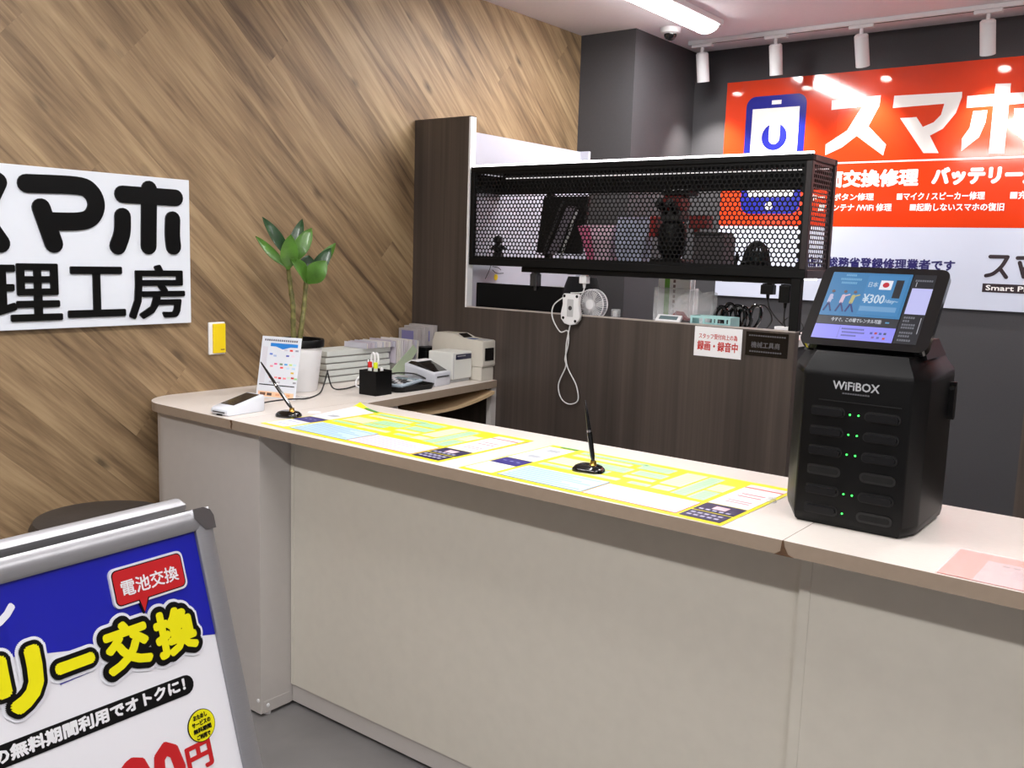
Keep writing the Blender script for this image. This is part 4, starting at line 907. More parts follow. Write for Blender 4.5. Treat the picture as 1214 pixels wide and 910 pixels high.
# price sheets
def sheet(label, cx, cy, rz, w_, d_, curl):
    t = thing('price_sheet', label, 'price sheet', (cx, cy, ZA), rz, 'yellow laminated price sheets on the counter')
    n = 24; vs = []; fs = []
    def hz(a, b): return 0.0010 + (curl * max(0.0, 1 - math.hypot(a / 0.10, (1 - b) / 0.22)) ** 1.6 if curl else 0)
    for j in range(n + 1):
        for i in range(n + 1):
            a, b = i / n, j / n; vs.append(V(((a - .5) * w_, (b - .5) * d_, hz(a, b))))
    for j in range(n):
        for i in range(n): fs.append((j * (n + 1) + i, j * (n + 1) + i + 1, (j + 1) * (n + 1) + i + 1, (j + 1) * (n + 1) + i))
    m1 = n + 1; T = len(vs); vs += [v - Z * 0.0006 for v in vs]; fs += [tuple(T + i for i in f[::-1]) for f in fs]
    for i in range(n): fs += [(i, i + 1, T + i + 1, T + i), (n * m1 + i, n * m1 + i + 1, T + n * m1 + i + 1, T + n * m1 + i), (i * m1, (i + 1) * m1, T + (i + 1) * m1, T + i * m1), (i * m1 + n, (i + 1) * m1 + n, T + (i + 1) * m1 + n, T + i * m1 + n)]
    MB().faces(vs, fs).build('yellow_sheet', YELLOW, t, world=False)
    def pt(a0, a1, b0, b1, rgb, nm='print_block', lv=1):
        m_ = MB(); m_.faces([V(((a - .5) * w_, (b - .5) * d_, hz(a, b) + 0.0007 + 0.00025 * lv)) for a, b in ((a0, b0), (a1, b0), (a1, b1), (a0, b1))], [(0, 1, 2, 3)])
        m_.build(nm, flat(rgb), t, world=False)
    pt(0.012, 0.135, 0.03, 0.27, (238, 240, 250)); pt(0.012, 0.135, 0.275, 0.45, (44, 34, 120)); pt(0.012, 0.135, 0.46, 0.93, (240, 242, 250)); pt(0.05, 0.135, 0.955, 0.985, (70, 160, 70))
    for k in range(3): pt(0.035 + 0.03 * k, 0.050 + 0.03 * k, 0.36, 0.375, (150, 150, 200), 'print_mark', 2)
    for b in (0.10, 0.2): pt(0.03, 0.11, b, b + 0.02, (190, 194, 220), 'print_mark', 2)
    for b in (0.56, 0.78): pt(0.05, 0.105, b, b + 0.07, (178, 182, 190), 'print_mark', 2)
    pt(0.155, 0.50, 0.035, 0.36, (70, 120, 190)); pt(0.158, 0.497, 0.042, 0.353, (196, 224, 250), lv=2)
    for k in range(7): pt(0.17, 0.48 - 0.05 * (k % 3), 0.07 + k * 0.04, 0.085 + k * 0.04, (140, 176, 222), 'print_line', 3)
    pt(0.505, 0.845, 0.035, 0.33, (220, 90, 110)); pt(0.508, 0.842, 0.042, 0.323, (250, 226, 236), lv=2)
    for k in range(6): pt(0.52, 0.82 - 0.05 * (k % 3), 0.07 + k * 0.04, 0.082 + k * 0.04, (226, 170, 190), 'print_line', 3)
    G, C_ = (190, 238, 190), (250, 246, 200)
    for (a0, a1, b0, b1, c) in ((0.16, 0.30, 0.44, 0.50, G), (0.32, 0.50, 0.42, 0.48, C_), (0.16, 0.29, 0.54, 0.72, C_), (0.30, 0.42, 0.52, 0.60, G), (0.30, 0.46, 0.62, 0.76, G), (0.17, 0.42, 0.80, 0.86, C_), (0.17, 0.46, 0.89, 0.95, G), (0.45, 0.58, 0.80, 0.93, G), (0.48, 0.60, 0.54, 0.60, C_), (0.48, 0.60, 0.64, 0.76, G), (0.54, 0.62, 0.42, 0.48, G), (0.62, 0.70, 0.56, 0.92, C_), (0.63, 0.70, 0.42, 0.52, C_), (0.71, 0.765, 0.40, 0.92, G), (0.775, 0.835, 0.38, 0.60, G), (0.775, 0.835, 0.62, 0.80, C_)):
        pt(a0, a1, b0, b1, c)
        k = 0
        while b0 + 0.02 + 0.035 * k + 0.012 < b1:
            pt(a0 + 0.008, a1 - 0.012, b0 + 0.02 + 0.035 * k, b0 + 0.030 + 0.035 * k, tuple(int(v * 0.84) for v in c), 'print_line', 2); k += 1
    pt(0.855, 0.988, 0.03, 0.175, (42, 34, 74)); pt(0.855, 0.988, 0.19, 0.36, (42, 34, 74)); pt(0.855, 0.988, 0.37, 0.84, (246, 246, 248)); pt(0.855, 0.988, 0.85, 0.93, (250, 222, 226))
    pt(0.855, 0.988, 0.835, 0.855, (230, 96, 80), lv=2); pt(0.90, 0.945, 0.25, 0.32, (226, 190, 200), 'print_mark', 2)
    for b in (0.07, 0.12, 0.21): 
        for k in range(5): pt(0.868 + 0.022 * k, 0.882 + 0.022 * k, b, b + 0.022, (190, 188, 214), 'print_mark', 2)
    for b, cc in ((0.46, (226, 150, 160)), (0.50, (226, 150, 160)), (0.62, (224, 120, 130)), (0.68, (224, 120, 130))): pt(0.885, 0.965, b, b + 0.018, cc, 'print_line', 2)
    return t
sheet('left yellow price sheet with a curled corner beside the pen stand', -1.960, 1.968, math.radians(-0.8), 0.745, 0.408, 0.022)
sheet('right yellow price sheet under the upright pen beside the rental machine', -1.150, 1.950, math.radians(-0.8), 0.722, 0.405, 0.0)
t = thing('leaflet', 'orange and pink leaflet in a clear sleeve at the right frame edge', 'leaflet', (-0.22, 1.832, ZA))
MB().box(-0.375, -0.075, 1.745, 1.925, ZA, ZA + 0.0008).build('sleeve_paper', flat((228, 172, 172)), t)
for a, cc in (((-0.375, -0.318, 1.745, 1.925), (228, 110, 66)), ((-0.318, -0.075, 1.885, 1.925), (228, 128, 92)), ((-0.205, -0.075, 1.745, 1.925), (176, 182, 200)), ((-0.27, -0.24, 1.80, 1.85), (200, 160, 166)), ((-0.238, -0.205, 1.79, 1.845), (92, 90, 104))):
    MB().box(*a, ZA + 0.0009, ZA + 0.0012).build('print_block', flat(cc), t)
mb = MB()
for k in range(9): mb.box(-0.29 + 0.017 * k, -0.279 + 0.017 * k, 1.862, 1.868, ZA + 0.0012, ZA + 0.0015)
mb.build('print_marks', flat((120, 100, 110)), t)
MB().box(-0.378, -0.072, 1.742, 1.928, ZA + 0.0020, ZA + 0.0026).build('clear_sleeve', CLEAR, t)

# stack of flat white boxes by the wall
for k in range(5):
    dx, dy = 0.0015 * ((k * 7) % 3 - 1), 0.003 * ((k * 5) % 3 - 1); z0 = ZA + k * 0.0262
    t = thing('flat_box', ['lowest', 'second lowest', 'middle', 'second highest', 'topmost'][k] + ' flat white box in the stack beside the plant pot', 'box', (-2.91 + dx, 2.66 + dy, z0), 0, 'flat white boxes stacked by the wall')
    MB().box(-2.968 + dx, -2.852 + dx, 2.482 + dy, 2.818 + dy, z0, z0 + 0.005).build('tray', GREYCARD, t)
    MB().box(-2.976 + dx, -2.844 + dx, 2.474 + dy, 2.826 + dy, z0 + 0.0052, z0 + 0.0260, 0.001, 1).build('lid', BOXW, t)

# pen cup and what stands in it
pc = thing('pen_cup', 'square black pen cup on the counter', 'pen cup', (-2.537, 2.448, ZA), math.radians(2))
s, h = 0.043, 0.092
for a in ((-s, s, -s, -s + 0.004), (-s, s, s - 0.004, s), (-s, -s + 0.004, -s + 0.004, s - 0.004), (s - 0.004, s, -s + 0.004, s - 0.004)): MB().box(*a, 0.004, h).build('wall', BLACK, pc, world=False)
MB().box(-s, s, -s, s, 0, 0.004).build('bottom', BLACK, pc, world=False)
PX, PYC = -2.537, 2.448
t = thing('scissors', 'white handled scissors standing in the black pen cup', 'scissors', (PX, PYC, ZA + 0.005))
for dx in (-0.008, 0.010):
    MB().tube([V((PX - 0.012 + dx + 0.010 * math.cos(a), PYC + 0.006, ZA + 0.128 + 0.026 * math.sin(a))) for a in [2 * math.pi * k / 20 for k in range(21)]], 0.0038, 8, False).build('handle_loop', WHITE, t, True)
    MB().box(PX - 0.014 + dx, PX - 0.009 + dx, PYC + 0.004, PYC + 0.008, ZA + 0.005, ZA + 0.103).build('blade', CHROME, t)
def pen(name, label, x, y, z1, r, body, cap, dx=0.0, dy=0.0):
    t = thing(name, label, 'pen', (x, y, ZA + 0.005))
    MB().tube([(x, y, ZA + 0.006), (x + dx * 0.75, y + dy * 0.75, ZA + z1 - 0.022)], r, 12).build('barrel', body, t, True)
    MB().tube([(x + dx * 0.75, y + dy * 0.75, ZA + z1 - 0.022), (x + dx, y + dy, ZA + z1 - 0.002), (x + dx, y + dy, ZA + z1)], [r * 1.08, r * 1.05, r * 0.7], 12).build('cap', cap, t, True)
pen('marker_pen', 'red marker pen in the black pen cup', PX - 0.008, PYC - 0.022, 0.124, 0.0075, WHITE, flat((206, 30, 30)))
pen('highlighter', 'yellow capped highlighter in the black pen cup', PX + 0.014, PYC - 0.014, 0.122, 0.0078, mat('frost_plastic', (214, 216, 206), 0.3, noise=0.02), flat((226, 240, 40)))
pen('ballpoint_pen', 'silver ballpoint pen leaning left in the black pen cup', PX - 0.020, PYC - 0.006, 0.128, 0.0045, BLACK, CHROME, -0.010, -0.006)
pen('correction_pen', 'white correction pen low in the black pen cup', PX + 0.028, PYC + 0.004, 0.103, 0.006, WHITE, WHITE)

# black tray with calculator
t = thing('cash_tray', 'flat black cash tray behind the pen cup', 'tray', (-2.60, 2.66, ZA))
MB().loft([[V((-2.597 + p[0] * s, 2.629 + p[1] * s, ZA + z)) for p in rrect(0.225, 0.215, 0.03, 5)] for s, z in ((0.93, 0.0), (1.0, 0.020), (0.97, 0.021), (0.91, 0.008))], True).build('tray_body', BLACK, t)
t = thing('calculator', 'grey blue calculator lying on the black cash tray', 'calculator', (-2.56, 2.60, ZA + 0.022))
M = Matrix.Translation(V((-2.562, 2.602, ZA + 0.0225))) @ Matrix.Rotation(math.radians(12), 4, 'Z') @ Matrix.Rotation(math.radians(3), 4, 'X')
MB().box(-0.060, 0.060, -0.075, 0.075, 0, 0.012, 0.004, 2, M).build('case', mat('calc_blue', (176, 190, 202), 0.4, noise=0.02), t)
MB().box(-0.050, 0.050, 0.040, 0.066, 0.012, 0.0135, 0, 1, M).build('display', LCD, t)
for i in range(4):
    for j in range(4): MB().box(-0.050 + i * 0.026, -0.030 + i * 0.026, -0.066 + j * 0.024, -0.048 + j * 0.024, 0.012, 0.0155, 0.001, 1, M).build('key', DGREY if (i + j) % 3 else LGREY, t)
t = thing('card_holder', 'stack of grey cards on the cash tray by the card box', 'cards', (-2.67, 2.72, ZA + 0.022))
MB().box(-2.70, -2.64, 2.645, 2.73, ZA + 0.0225, ZA + 0.034, 0.001, 1).build('cards', GREYCARD, t); MB().box(-2.698, -2.642, 2.647, 2.728, ZA + 0.0342, ZA + 0.0352).build('top_card', LGREY, t)
cable('black cable looped behind the calculator', [(-2.69, 2.60, ZA + 0.03), (-2.65, 2.66, ZA + 0.05), (-2.60, 2.72, ZA + 0.048), (-2.56, 2.75, ZA + 0.03)], 0.003, CABLEB)

# tray of hanging cards
t = thing('card_box', 'pale green box packed with upright clear card sleeves', 'card box', (-2.87, 2.93, ZA))
MB().box(-2.96, -2.79, 2.845, 2.99, ZA, ZA + 0.01).build('box_base', GREENP, t)
MB().prism([(2.790, 0.993), (2.855, ZA + 0.002), (2.952, 1.070), (2.928, 1.096)], V((-2.806, 0, 0)), Y, Z, X, 0.0, 0.004).build('side_panel', GREENP, t)
MB().prism([(2.850, ZA + 0.012), (2.870, ZA + 0.0105), (2.952, 1.070), (2.928, 1.096)], V((-2.985, 0, 0)), Y, Z, X, 0.0, 0.004).build('side_panel', GREENP, t)
rnd = random.Random(8)
cc_ = [flat(c) for c in ((222, 218, 220), (206, 198, 202), (214, 206, 214), (196, 188, 200), (226, 222, 214), (200, 200, 212))]
for k in range(26):
    y = 2.665 + k * 0.0125; zt = ZA + 0.158 + rnd.uniform(-0.005, 0.005) + (0.0 if k < 20 else -0.004)
    zb = ZA + 0.1325 if y < 2.835 else ZA + 0.06 + 0.0
    M = Matrix.Translation(V((-2.895 + rnd.uniform(-.004, .004), y, zb))) @ Matrix.Rotation(math.radians(rnd.uniform(-4, 2)), 4, 'X')
    MB().box(-0.060, 0.074, -0.0012, 0.0012, 0.0, zt - zb, 0, 1, M).build('card_sleeve', rnd.choice(cc_), t)
MB().box(-2.955, -2.82, 2.842, 2.992, ZA + 0.0105, ZA + 0.058).build('card_block', flat((150, 146, 140)), t)
for k, (y0, y1, hh, x1, cc) in enumerate(((3.02, 3.05, 0.075, -2.872, GREYCARD), (3.054, 3.082, 0.085, -2.858, GREYCARD), (3.086, 3.114, 0.092, -2.835, GREYCARD))):
    t = thing('card_bundle', ['white', 'grey', 'lilac'][k] + ' bundle of cards on the black riser at the partition', 'cards', (-2.88, (y0 + y1) / 2, ZA + 0.118), 0, 'card bundles on the riser')
    MB().box(-2.985, x1, y0, y1, ZA + 0.1185, ZA + 0.1185 + hh, 0.001, 1).build('cards', cc, t)
    MB().box(-2.965, x1 - 0.02, y0 - 0.0006, y0 + 0.0001, ZA + 0.1385, ZA + 0.165 + 0.02).build('print_patch', flat((132, 128, 178)), t)
t = thing('riser_box', 'black riser box under the card bundles in the corner', 'riser', (-2.90, 3.066, ZA))
MB().box(-2.992, -2.808, 3.012, 3.117, ZA, ZA + 0.100, 0.002, 1).build('body', BLACK, t); MB().box(-2.995, -2.805, 3.010, 3.1175, ZA + 0.1005, ZA + 0.118, 0.002, 1).build('lid', BLACK, t)

# label printer with black lid (nearest of the three machines)
t = thing('label_printer', 'grey white label printer with a sloping black lid', 'printer', (-2.59, 2.80, ZA), math.radians(6))
mb = MB().prism([(-0.052, 0.0), (0.052, 0.0), (0.056, 0.078), (0.052, 0.086), (-0.052, 0.086), (-0.056, 0.078)], V((-0.085, 0, 0)), Y, Z, X, 0, 0.155)
# slope the top toward the front (+x end)
for v in mb.bm.verts:
    if v.co.z > 0.05: v.co.z -= (v.co.x + 0.085) / 0.155 * 0.030
bmesh.ops.bevel(mb.bm, geom=mb.bm.edges[:], offset=0.004, segments=2, affect='EDGES', profile=0.5); mb.build('body', mat('cool_white_plastic', (206, 208, 216), 0.4, noise=0.02), t, True, world=False)
sl = math.atan2(0.030, 0.155)
M = Matrix.Translation(V((-0.085, 0, 0.086))) @ Matrix.Rotation(sl, 4, 'Y')
mb = MB()
prof = [(0.010, 0.0005), (0.026, 0.014), (0.05, 0.018), (0.085, 0.013), (0.146, 0.0006)]
mb.prism(prof, V((0, -0.045, 0)), X, Z, Y, 0, 0.090); bmesh.ops.transform(mb.bm, matrix=M, verts=mb.bm.verts); mb.build('lid', BLACKG, t, world=False)
mb = MB(); mb.prism([(0.004, 0.0), (0.025, 0.017), (0.05, 0.022), (0.062, 0.0205), (0.05, 0.0185), (0.026, 0.0145), (0.0105, 0.0)], V((0, -0.05, 0)), X, Z, Y, 0, 0.100); bmesh.ops.transform(mb.bm, matrix=M, verts=mb.bm.verts); mb.build('lid_rim', WHITE, t, world=False)
MB().box(0.070, 0.0725, -0.040, 0.040, 0.036, 0.041).build('paper_slot', DGREY, t, world=False)
MB().prism([(-0.045, 0.05), (-0.015, 0.05), (-0.020, 0.036), (-0.040, 0.036)], V((0, -0.0555, 0)), X, Z, Y, -0.0012, 0.001).build('latch', LGREY, t, world=False)
# receipt printer cube
t = thing('receipt_printer', 'white cube receipt printer between the two other machines', 'printer', (-2.65, 2.955, ZA), math.radians(3))
MB().box(-0.022, 0.092, -0.062, 0.062, 0.0, 0.012, 0.002, 1).build('base', LGREY, t, world=False)
MB().box(-0.030, 0.100, -0.066, 0.066, 0.0125, 0.126, 0.004).build('body', mat('printer_white', (226, 227, 222), 0.4, noise=0.02), t, world=False)
MB().box(0.0995, 0.1015, -0.045, 0.060, 0.095, 0.117, 0.001, 1).build('front_band', mat('navy_plastic', (34, 36, 66), 0.3, noise=0.03), t, world=False)
MB().box(0.1012, 0.1018, -0.035, 0.02, 0.108, 0.111).build('paper_slot', LGREY, t, world=False)
MB().box(0.0998, 0.1008, -0.060, -0.057, 0.015, 0.122).build('cover_seam', LGREY, t, world=False)
# old beige printer
t = thing('slip_printer', 'larger beige slip printer at the end by the partition', 'printer', (-2.645, 3.073, ZA))
mb = MB().prism([(-2.792, 0.058), (-2.503, 0.058), (-2.498, 0.066), (-2.500, 0.168), (-2.505, 0.172), (-2.615, 0.174), (-2.655, 0.192), (-2.775, 0.190), (-2.790, 0.150)], V((0, 3.032, ZA)), X, Z, Y, 0, 0.085)
bmesh.ops.bevel(mb.bm, geom=mb.bm.edges[:], offset=0.003, segments=2, affect='EDGES', profile=0.5); mb.build('upper_case', BEIGEP, t, True)
MB().box(-2.790, -2.506, 3.034, 3.115, ZA, ZA + 0.0575, 0.003).build('lower_case', BEIGEP, t)
MB().box(-2.5005, -2.4965, 3.045, 3.105, ZA + 0.085, ZA + 0.140, 0.002, 1).build('control_panel', BLACKG, t)
M = Matrix.Translation(V((-2.655, 3.045, ZA + 0.1925))) @ Matrix.Rotation(math.atan2(0.018, 0.040), 4, 'Y')
MB().box(0.004, 0.040, 0.004, 0.058, -0.0008, 0.0012, 0, 1, M).build('tear_window', BLACKG, t)
MB().box(-2.600, -2.560, 3.045, 3.075, ZA + 0.1715, ZA + 0.1755).build('blue_button', flat((90, 110, 160)), t)
MB().box(-2.565, -2.505, 3.05, 3.10, ZA + 0.1705, ZA + 0.1735).build('top_flap', LGREY, t)
# ---------------------------------------------------------------- black battery rental machine
dv = thing('rental_machine', 'black portable wifi rental machine with a tilted screen on the counter', 'rental machine', (-0.61, 2.06, ZA))
foot = [(-0.699, 1.897), (-0.482, 1.900), (-0.463, 1.952), (-0.464, 2.150), (-0.520, 2.215), (-0.700, 2.215), (-0.763, 2.150), (-0.763, 2.020)]
cx_, cy_ = -0.612, 2.056
def dring(s, z, sy=None, dy=0.0):
    sy = s if sy is None else sy
    return [V((cx_ + (x - cx_) * s, cy_ + (y - cy_) * sy + dy, z)) for x, y in foot]
mb = MB(); mb.loft([dring(0.93, ZA), dring(0.975, ZA + 0.006), dring(1.0, ZA + 0.024), dring(1.0, 1.272), dring(0.985, 1.286), dring(0.86, 1.316), dring(0.84, 1.322)])
bmesh.ops.bevel(mb.bm, geom=[e for e in mb.bm.edges if abs(e.verts[0].co.z - e.verts[1].co.z) > 0.1], offset=0.005, segments=2, affect='EDGES', profile=0.5)
mb.build('body', BLACK, dv, True)
FY = 1.8985
FN = -Y
def slot(x0, x1, z, full):
    o = MB().prism(rrect(x1 - x0 + 0.008, 0.0215, 0.0105, 6, (x0 + x1) / 2, z), V((0, FY, 0)), X, Z, FN, -0.002, 0.0012).build('slot_bezel', mat('slot_black', (9, 9, 10), 0.5, noise=0.05), dv)
    if full:
        MB().prism(rrect(x1 - x0, 0.0135, 0.0066, 6, (x0 + x1) / 2, z), V((0, FY, 0)), X, Z, FN, 0.0, 0.0075).build('power_bank', mat('bank_black', (18, 18, 20), 0.4, noise=0.05, spec=0.25), o)
    else:
        MB().prism(rrect(x1 - x0 - 0.002, 0.0115, 0.0056, 6, (x0 + x1) / 2, z), V((0, FY, 0)), X, Z, FN, 0.0010, 0.0016).build('slot_opening', mat('void_black', (2, 2, 2), 0.9, noise=0.05), o)
zs = [1.200 - 0.0412 * k for k in range(6)]
for k, z in enumerate(zs):
    slot(-0.677, -0.612, z, k != 3); slot(-0.566, -0.503, z - 0.001, k not in (3, 5))
    if k != 3:
        for dx in ((-0.0085, 0.0085) if k != 5 else (-0.0085,)):
            MB().prism(circ(-0.590 + dx, z - 0.001, 0.0019, 10), V((0, FY, 0)), X, Z, FN, -0.001, 0.0012).build('status_light', GREENLED, dv)
LT = flat((176, 178, 182))
text('WiFiBOX', LT, dv, (-0.637, FY - 0.0008, 1.2485), X, Z, FN, w=0.092, h=0.0165, bold=0.0005)
mb = MB(); x = -0.617
while x < -0.562: mb.box(x, x + 0.0035, FY - 0.0016, FY - 0.0006, 1.2395, 1.2425); x += 0.005
mb.build('small_print', flat((96, 96, 100)), dv)
MB().box(-0.664, -0.500, FY - 0.0022, FY + 0.001, 1.2225, 1.2245).build('groove_line', MATS['slot_black'], dv)
# neck and tilted tablet
mb = MB(); mb.loft([[V((-0.60 + a * 0.125, 2.03 + b * 0.075, 1.318)) for a, b in ((-1, -1), (1, -1), (1, 1), (-1, 1))], [V((-0.60 + a * 0.110, 2.035 + b * 0.060, 1.352)) for a, b in ((-1, -1), (1, -1), (1, 1), (-1, 1))]]); mb.build('neck', BLACK, dv)
TB = V((-0.5995, 1.928, 1.333)); TU = V((0.004, 0.122, 0.161)).normalized(); TW = X.copy(); TN = TW.cross(TU).normalized()
TW_, THh = 0.256, 0.203
if TN.y > 0: TN = -TN
tab = MB().prism(rrect(TW_, THh, 0.018, 6, 0, THh / 2), TB, TW, TU, TN, -0.016, 0.0).build('tablet', BLACKG, dv)
MB().loft([[TB + TW * a + TU * b - TN * d_ for a, b, d_ in ((-0.07, 0.02, 0.015), (0.07, 0.02, 0.015), (0.07, 0.10, 0.015), (-0.07, 0.10, 0.015))], [V((-0.67, 2.02, 1.345)), V((-0.53, 2.02, 1.345)), V((-0.53, 2.09, 1.345)), V((-0.67, 2.09, 1.345))]]).build('tablet_mount', BLACK, dv)
def tp(a0, a1, b0, b1, rgb, lv=1, e=0.75, nm='screen_block'):
    return MB().prism([((a0 - .5) * TW_, b0 * THh), ((a1 - .5) * TW_, b0 * THh), ((a1 - .5) * TW_, b1 * THh), ((a0 - .5) * TW_, b1 * THh)], TB, TW, TU, TN, 0.0, 0.0004 * lv).build(nm, scr(rgb, e), tab)
def tt(s, a0, a1, b0, b1, rgb, bold=0.0003, e=0.8, lv=3): text(s, scr(rgb, e), tab, TB + TW * ((a0 - .5) * TW_) + TU * (b0 * THh), TW, TU, TN, w=(a1 - a0) * TW_, h=(b1 - b0) * THh, bold=bold, d=0.0004 * lv, name='screen_text')
tp(0.085, 0.725, 0.37, 0.925, (62, 138, 196)); tp(0.385, 0.700, 0.40, 0.90, (70, 146, 206), 2); tp(0.085, 0.725, 0.262, 0.366, (44, 46, 56)); tp(0.085, 0.725, 0.085, 0.258, (150, 148, 250), e=0.95)
tp(0.735, 0.905, 0.085, 0.925, (30, 31, 40)); tp(0.750, 0.905, 0.44, 0.755, (196, 196, 246), 2, 0.95)
tt('今すぐ、この場でレンタル可能', 0.20, 0.60, 0.295, 0.345, (206, 210, 220))
tp(0.63, 0.66, 0.31, 0.325, (90, 170, 220), 2)
tt('日本', 0.405, 0.478, 0.745, 0.81, (190, 214, 236)); tp(0.495, 0.590, 0.72, 0.835, (236, 236, 246), 3, 0.95)
MB().prism(circ((0.5425 - .5) * TW_, 0.7775 * THh, 0.0066, 18), TB, TW, TU, TN, 0.0, 0.0016).build('flag_disc', scr((200, 30, 50), 0.9), tab)
tp(0.615, 0.675, 0.62, 0.845, (30, 32, 42), 3)
tt('¥300', 0.395, 0.565, 0.545, 0.655, (214, 232, 250), 0.0006); tt('/day~', 0.57, 0.675, 0.545, 0.60, (190, 216, 240))
tp(0.392, 0.678, 0.445, 0.505, (120, 176, 226), 3)
for z_, a0, a1 in ((0.875, 0.20, 0.285), (0.822, 0.165, 0.325), (0.775, 0.18, 0.31)):
    a = a0
    while a < a1: tp(a, a + 0.010, z_, z_ + 0.026, (126, 186, 230), 3, nm='screen_mark'); a += 0.0145
# three little walking people in the picture on the screen
for k, (px0, top, low) in enumerate(((0.135, (206, 206, 240), (44, 60, 120)), (0.235, (236, 206, 226), (60, 70, 130)), (0.315, (206, 196, 130), (50, 60, 130)))):
    def sh(pts, rgb, wd, nm): MB().prism(stroke([((px0 + x - .5) * TW_, z * THh) for x, z in pts], wd, 6), TB, TW, TU, TN, 0.0, 0.0012).build(nm, scr(rgb, 0.75), tab)
    sh([(0.0, 0.62), (-0.006, 0.54)], top, 0.0075, 'picture_torso'); sh([(-0.004, 0.53), (-0.028, 0.43)], low, 0.0035, 'picture_leg'); sh([(-0.004, 0.53), (0.030, 0.43)], low, 0.0035, 'picture_leg')
    sh([(0.0, 0.615), (0.045 - 0.03 * (k == 0), 0.64 - 0.06 * (k == 0))], top, 0.0028, 'picture_arm')
    MB().prism(circ((px0 + 0.004 - .5) * TW_, 0.675 * THh, 0.0036, 12), TB, TW, TU, TN, 0.0, 0.0012).build('picture_head', scr((120, 96, 96), 0.7), tab)
for z_, a0, a1 in ((0.205, 0.31, 0.49), (0.165, 0.32, 0.50), (0.125, 0.32, 0.44)):
    a = a0
    while a < a1: tp(a, a + 0.008, z_, z_ + 0.018, (90, 92, 160), 2, nm='screen_mark'); a += 0.012
tp(0.292, 0.294, 0.10, 0.245, (110, 110, 180), 2)
for a, b, c in ((0.54, 0.17, (90, 96, 190)), (0.575, 0.172, (200, 70, 80)), (0.61, 0.17, (70, 110, 190)), (0.645, 0.172, (80, 90, 120)), (0.56, 0.12, (150, 110, 190)), (0.60, 0.12, (110, 120, 200)), (0.645, 0.115, (214, 90, 70))): tp(a, a + 0.02, b, b + 0.024, c, 2, nm='screen_mark')
for z_, n_ in ((0.84, 8), (0.385, 5), (0.345, 3), (0.30, 6), (0.265, 6), (0.205, 6), (0.165, 5), (0.115, 6)):
    for q in range(n_): tp(0.757 + 0.017 * q, 0.769 + 0.017 * q, z_, z_ + 0.022, (150, 152, 164), 2, 0.5, nm='screen_mark')
tp(0.885, 0.889, 0.21, 0.40, (206, 206, 216), 3); tp(0.770, 0.774, 0.775, 0.83, (206, 206, 216), 3)
# side grip block
MB().prism(rrect(0.022, 0.072, 0.008, 4, 2.118, 1.218), V((-0.4645, 0, 0)), Y, Z, X, -0.002, 0.012).build('side_handle', BLACK, dv)
MB().box(-0.4635, -0.452, 2.112, 2.124, 1.2545, 1.262).build('side_tab', BLACK, dv)
for k, (px_, py_) in enumerate(((-0.70, 1.955), (-0.50, 1.955), (-0.70, 2.17), (-0.51, 2.17))): MB().lathe([(0.010, 0), (0.010, 0.0035)], (px_, py_, ZT + 0.0001), 12).build('rubber_foot', BLACK, dv)
o = MB().lathe([(0.0, 0), (0.012, 0.0), (0.010, 0.010), (0.0, 0.010)], (-0.792, 2.005, ZA), 16, False).build('clear_pad', CLEAR); tag(o, 'small clear round pad at the left foot of the rental machine', 'pad')

# ---------------------------------------------------------------- A-board poster stand in the foreground
BU = V((-0.0745, 0.9972, 0)).normalized(); BN0 = V((0.9972, 0.0745, 0)).normalized(); lean = math.radians(17)
BV = BN0 * math.sin(lean) - Z * math.cos(lean); BN = BV.cross(BU).normalized()
if BN.x < 0: BN = -BN
BC = V((-1.00393, 0.68555, 1.15))
AW, AH = 0.645, 0.90
ab = thing('poster_stand', 'aluminium A-frame poster stand with battery replacement advert in the foreground', 'poster stand', (BC + BU * (-AW / 2)).to_tuple()[:2] + (0,))
def frame4(O, u, v, n, w_, h_, bw, dp, nm):
    """mitred snap frame; O = top right corner, u to the right, v downwards"""
    prof = [(0.0, -dp), (0.0, -0.002), (0.003, 0.001), (bw * 0.45, 0.0022), (bw - 0.003, 0.0012), (bw, -0.0015), (bw, -dp)]
    corners = [(0, 0), (-w_, 0), (-w_, h_), (0, h_)]; ins = [(-1, 1), (1, 1), (1, -1), (-1, -1)]
    for i in range(4):
        j = (i + 1) % 4; r = []
        for q in (i, j): r.append([O + u * (corners[q][0] + ins[q][0] * a) + v * (corners[q][1] + ins[q][1] * a) + n * d for a, d in prof])
        MB().loft(r).build(nm, ALU, ab, True)
O = BC + BV * (-0.020)
frame4(O, BU, BV, BN, AW, AH, 0.026, 0.013, 'front_frame')
for i, (a, b) in enumerate(((0, 0), (-AW, 0), (-AW, AH), (0, AH))):
    sa_, sb_ = (-1 if a == 0 else 1), (1 if b == 0 else -1)
    pc_ = [(0.0005, 0.010), (0.0025, 0.0035), (0.009, -0.0005), (0.029, -0.001), (0.029, 0.010), (0.024, 0.0265), (0.008, 0.0265), (-0.0005, 0.024)]
    pts = [(-0.0012, 0.012), (0.0025, 0.0035), (0.012, -0.0012), (0.028, -0.0012), (0.0275, 0.010), (0.014, 0.0275), (-0.0012, 0.028)]
    MB().prism([(a + sa_ * p, b + sb_ * q) for p, q in pts], O, BU, BV, BN, -0.0138, 0.0034).build('corner_cap', CHROME, ab)
MB().prism([(-AW + 0.02, 0.02), (-0.02, 0.02), (-0.02, AH - 0.02), (-AW + 0.02, AH - 0.02)], O, BU, BV, BN, -0.009, -0.006).build('backing_board', DGREY, ab)
PO = BC + BN * (-0.0058)      # poster sheet plane, u/v measured from BC
def ap(poly, material, nm, lv=1, parent=None):
    return MB().prism(poly, PO, BU, BV, BN, -0.0001, 0.0001 + 0.00025 * lv).build(nm, material, parent or poster)
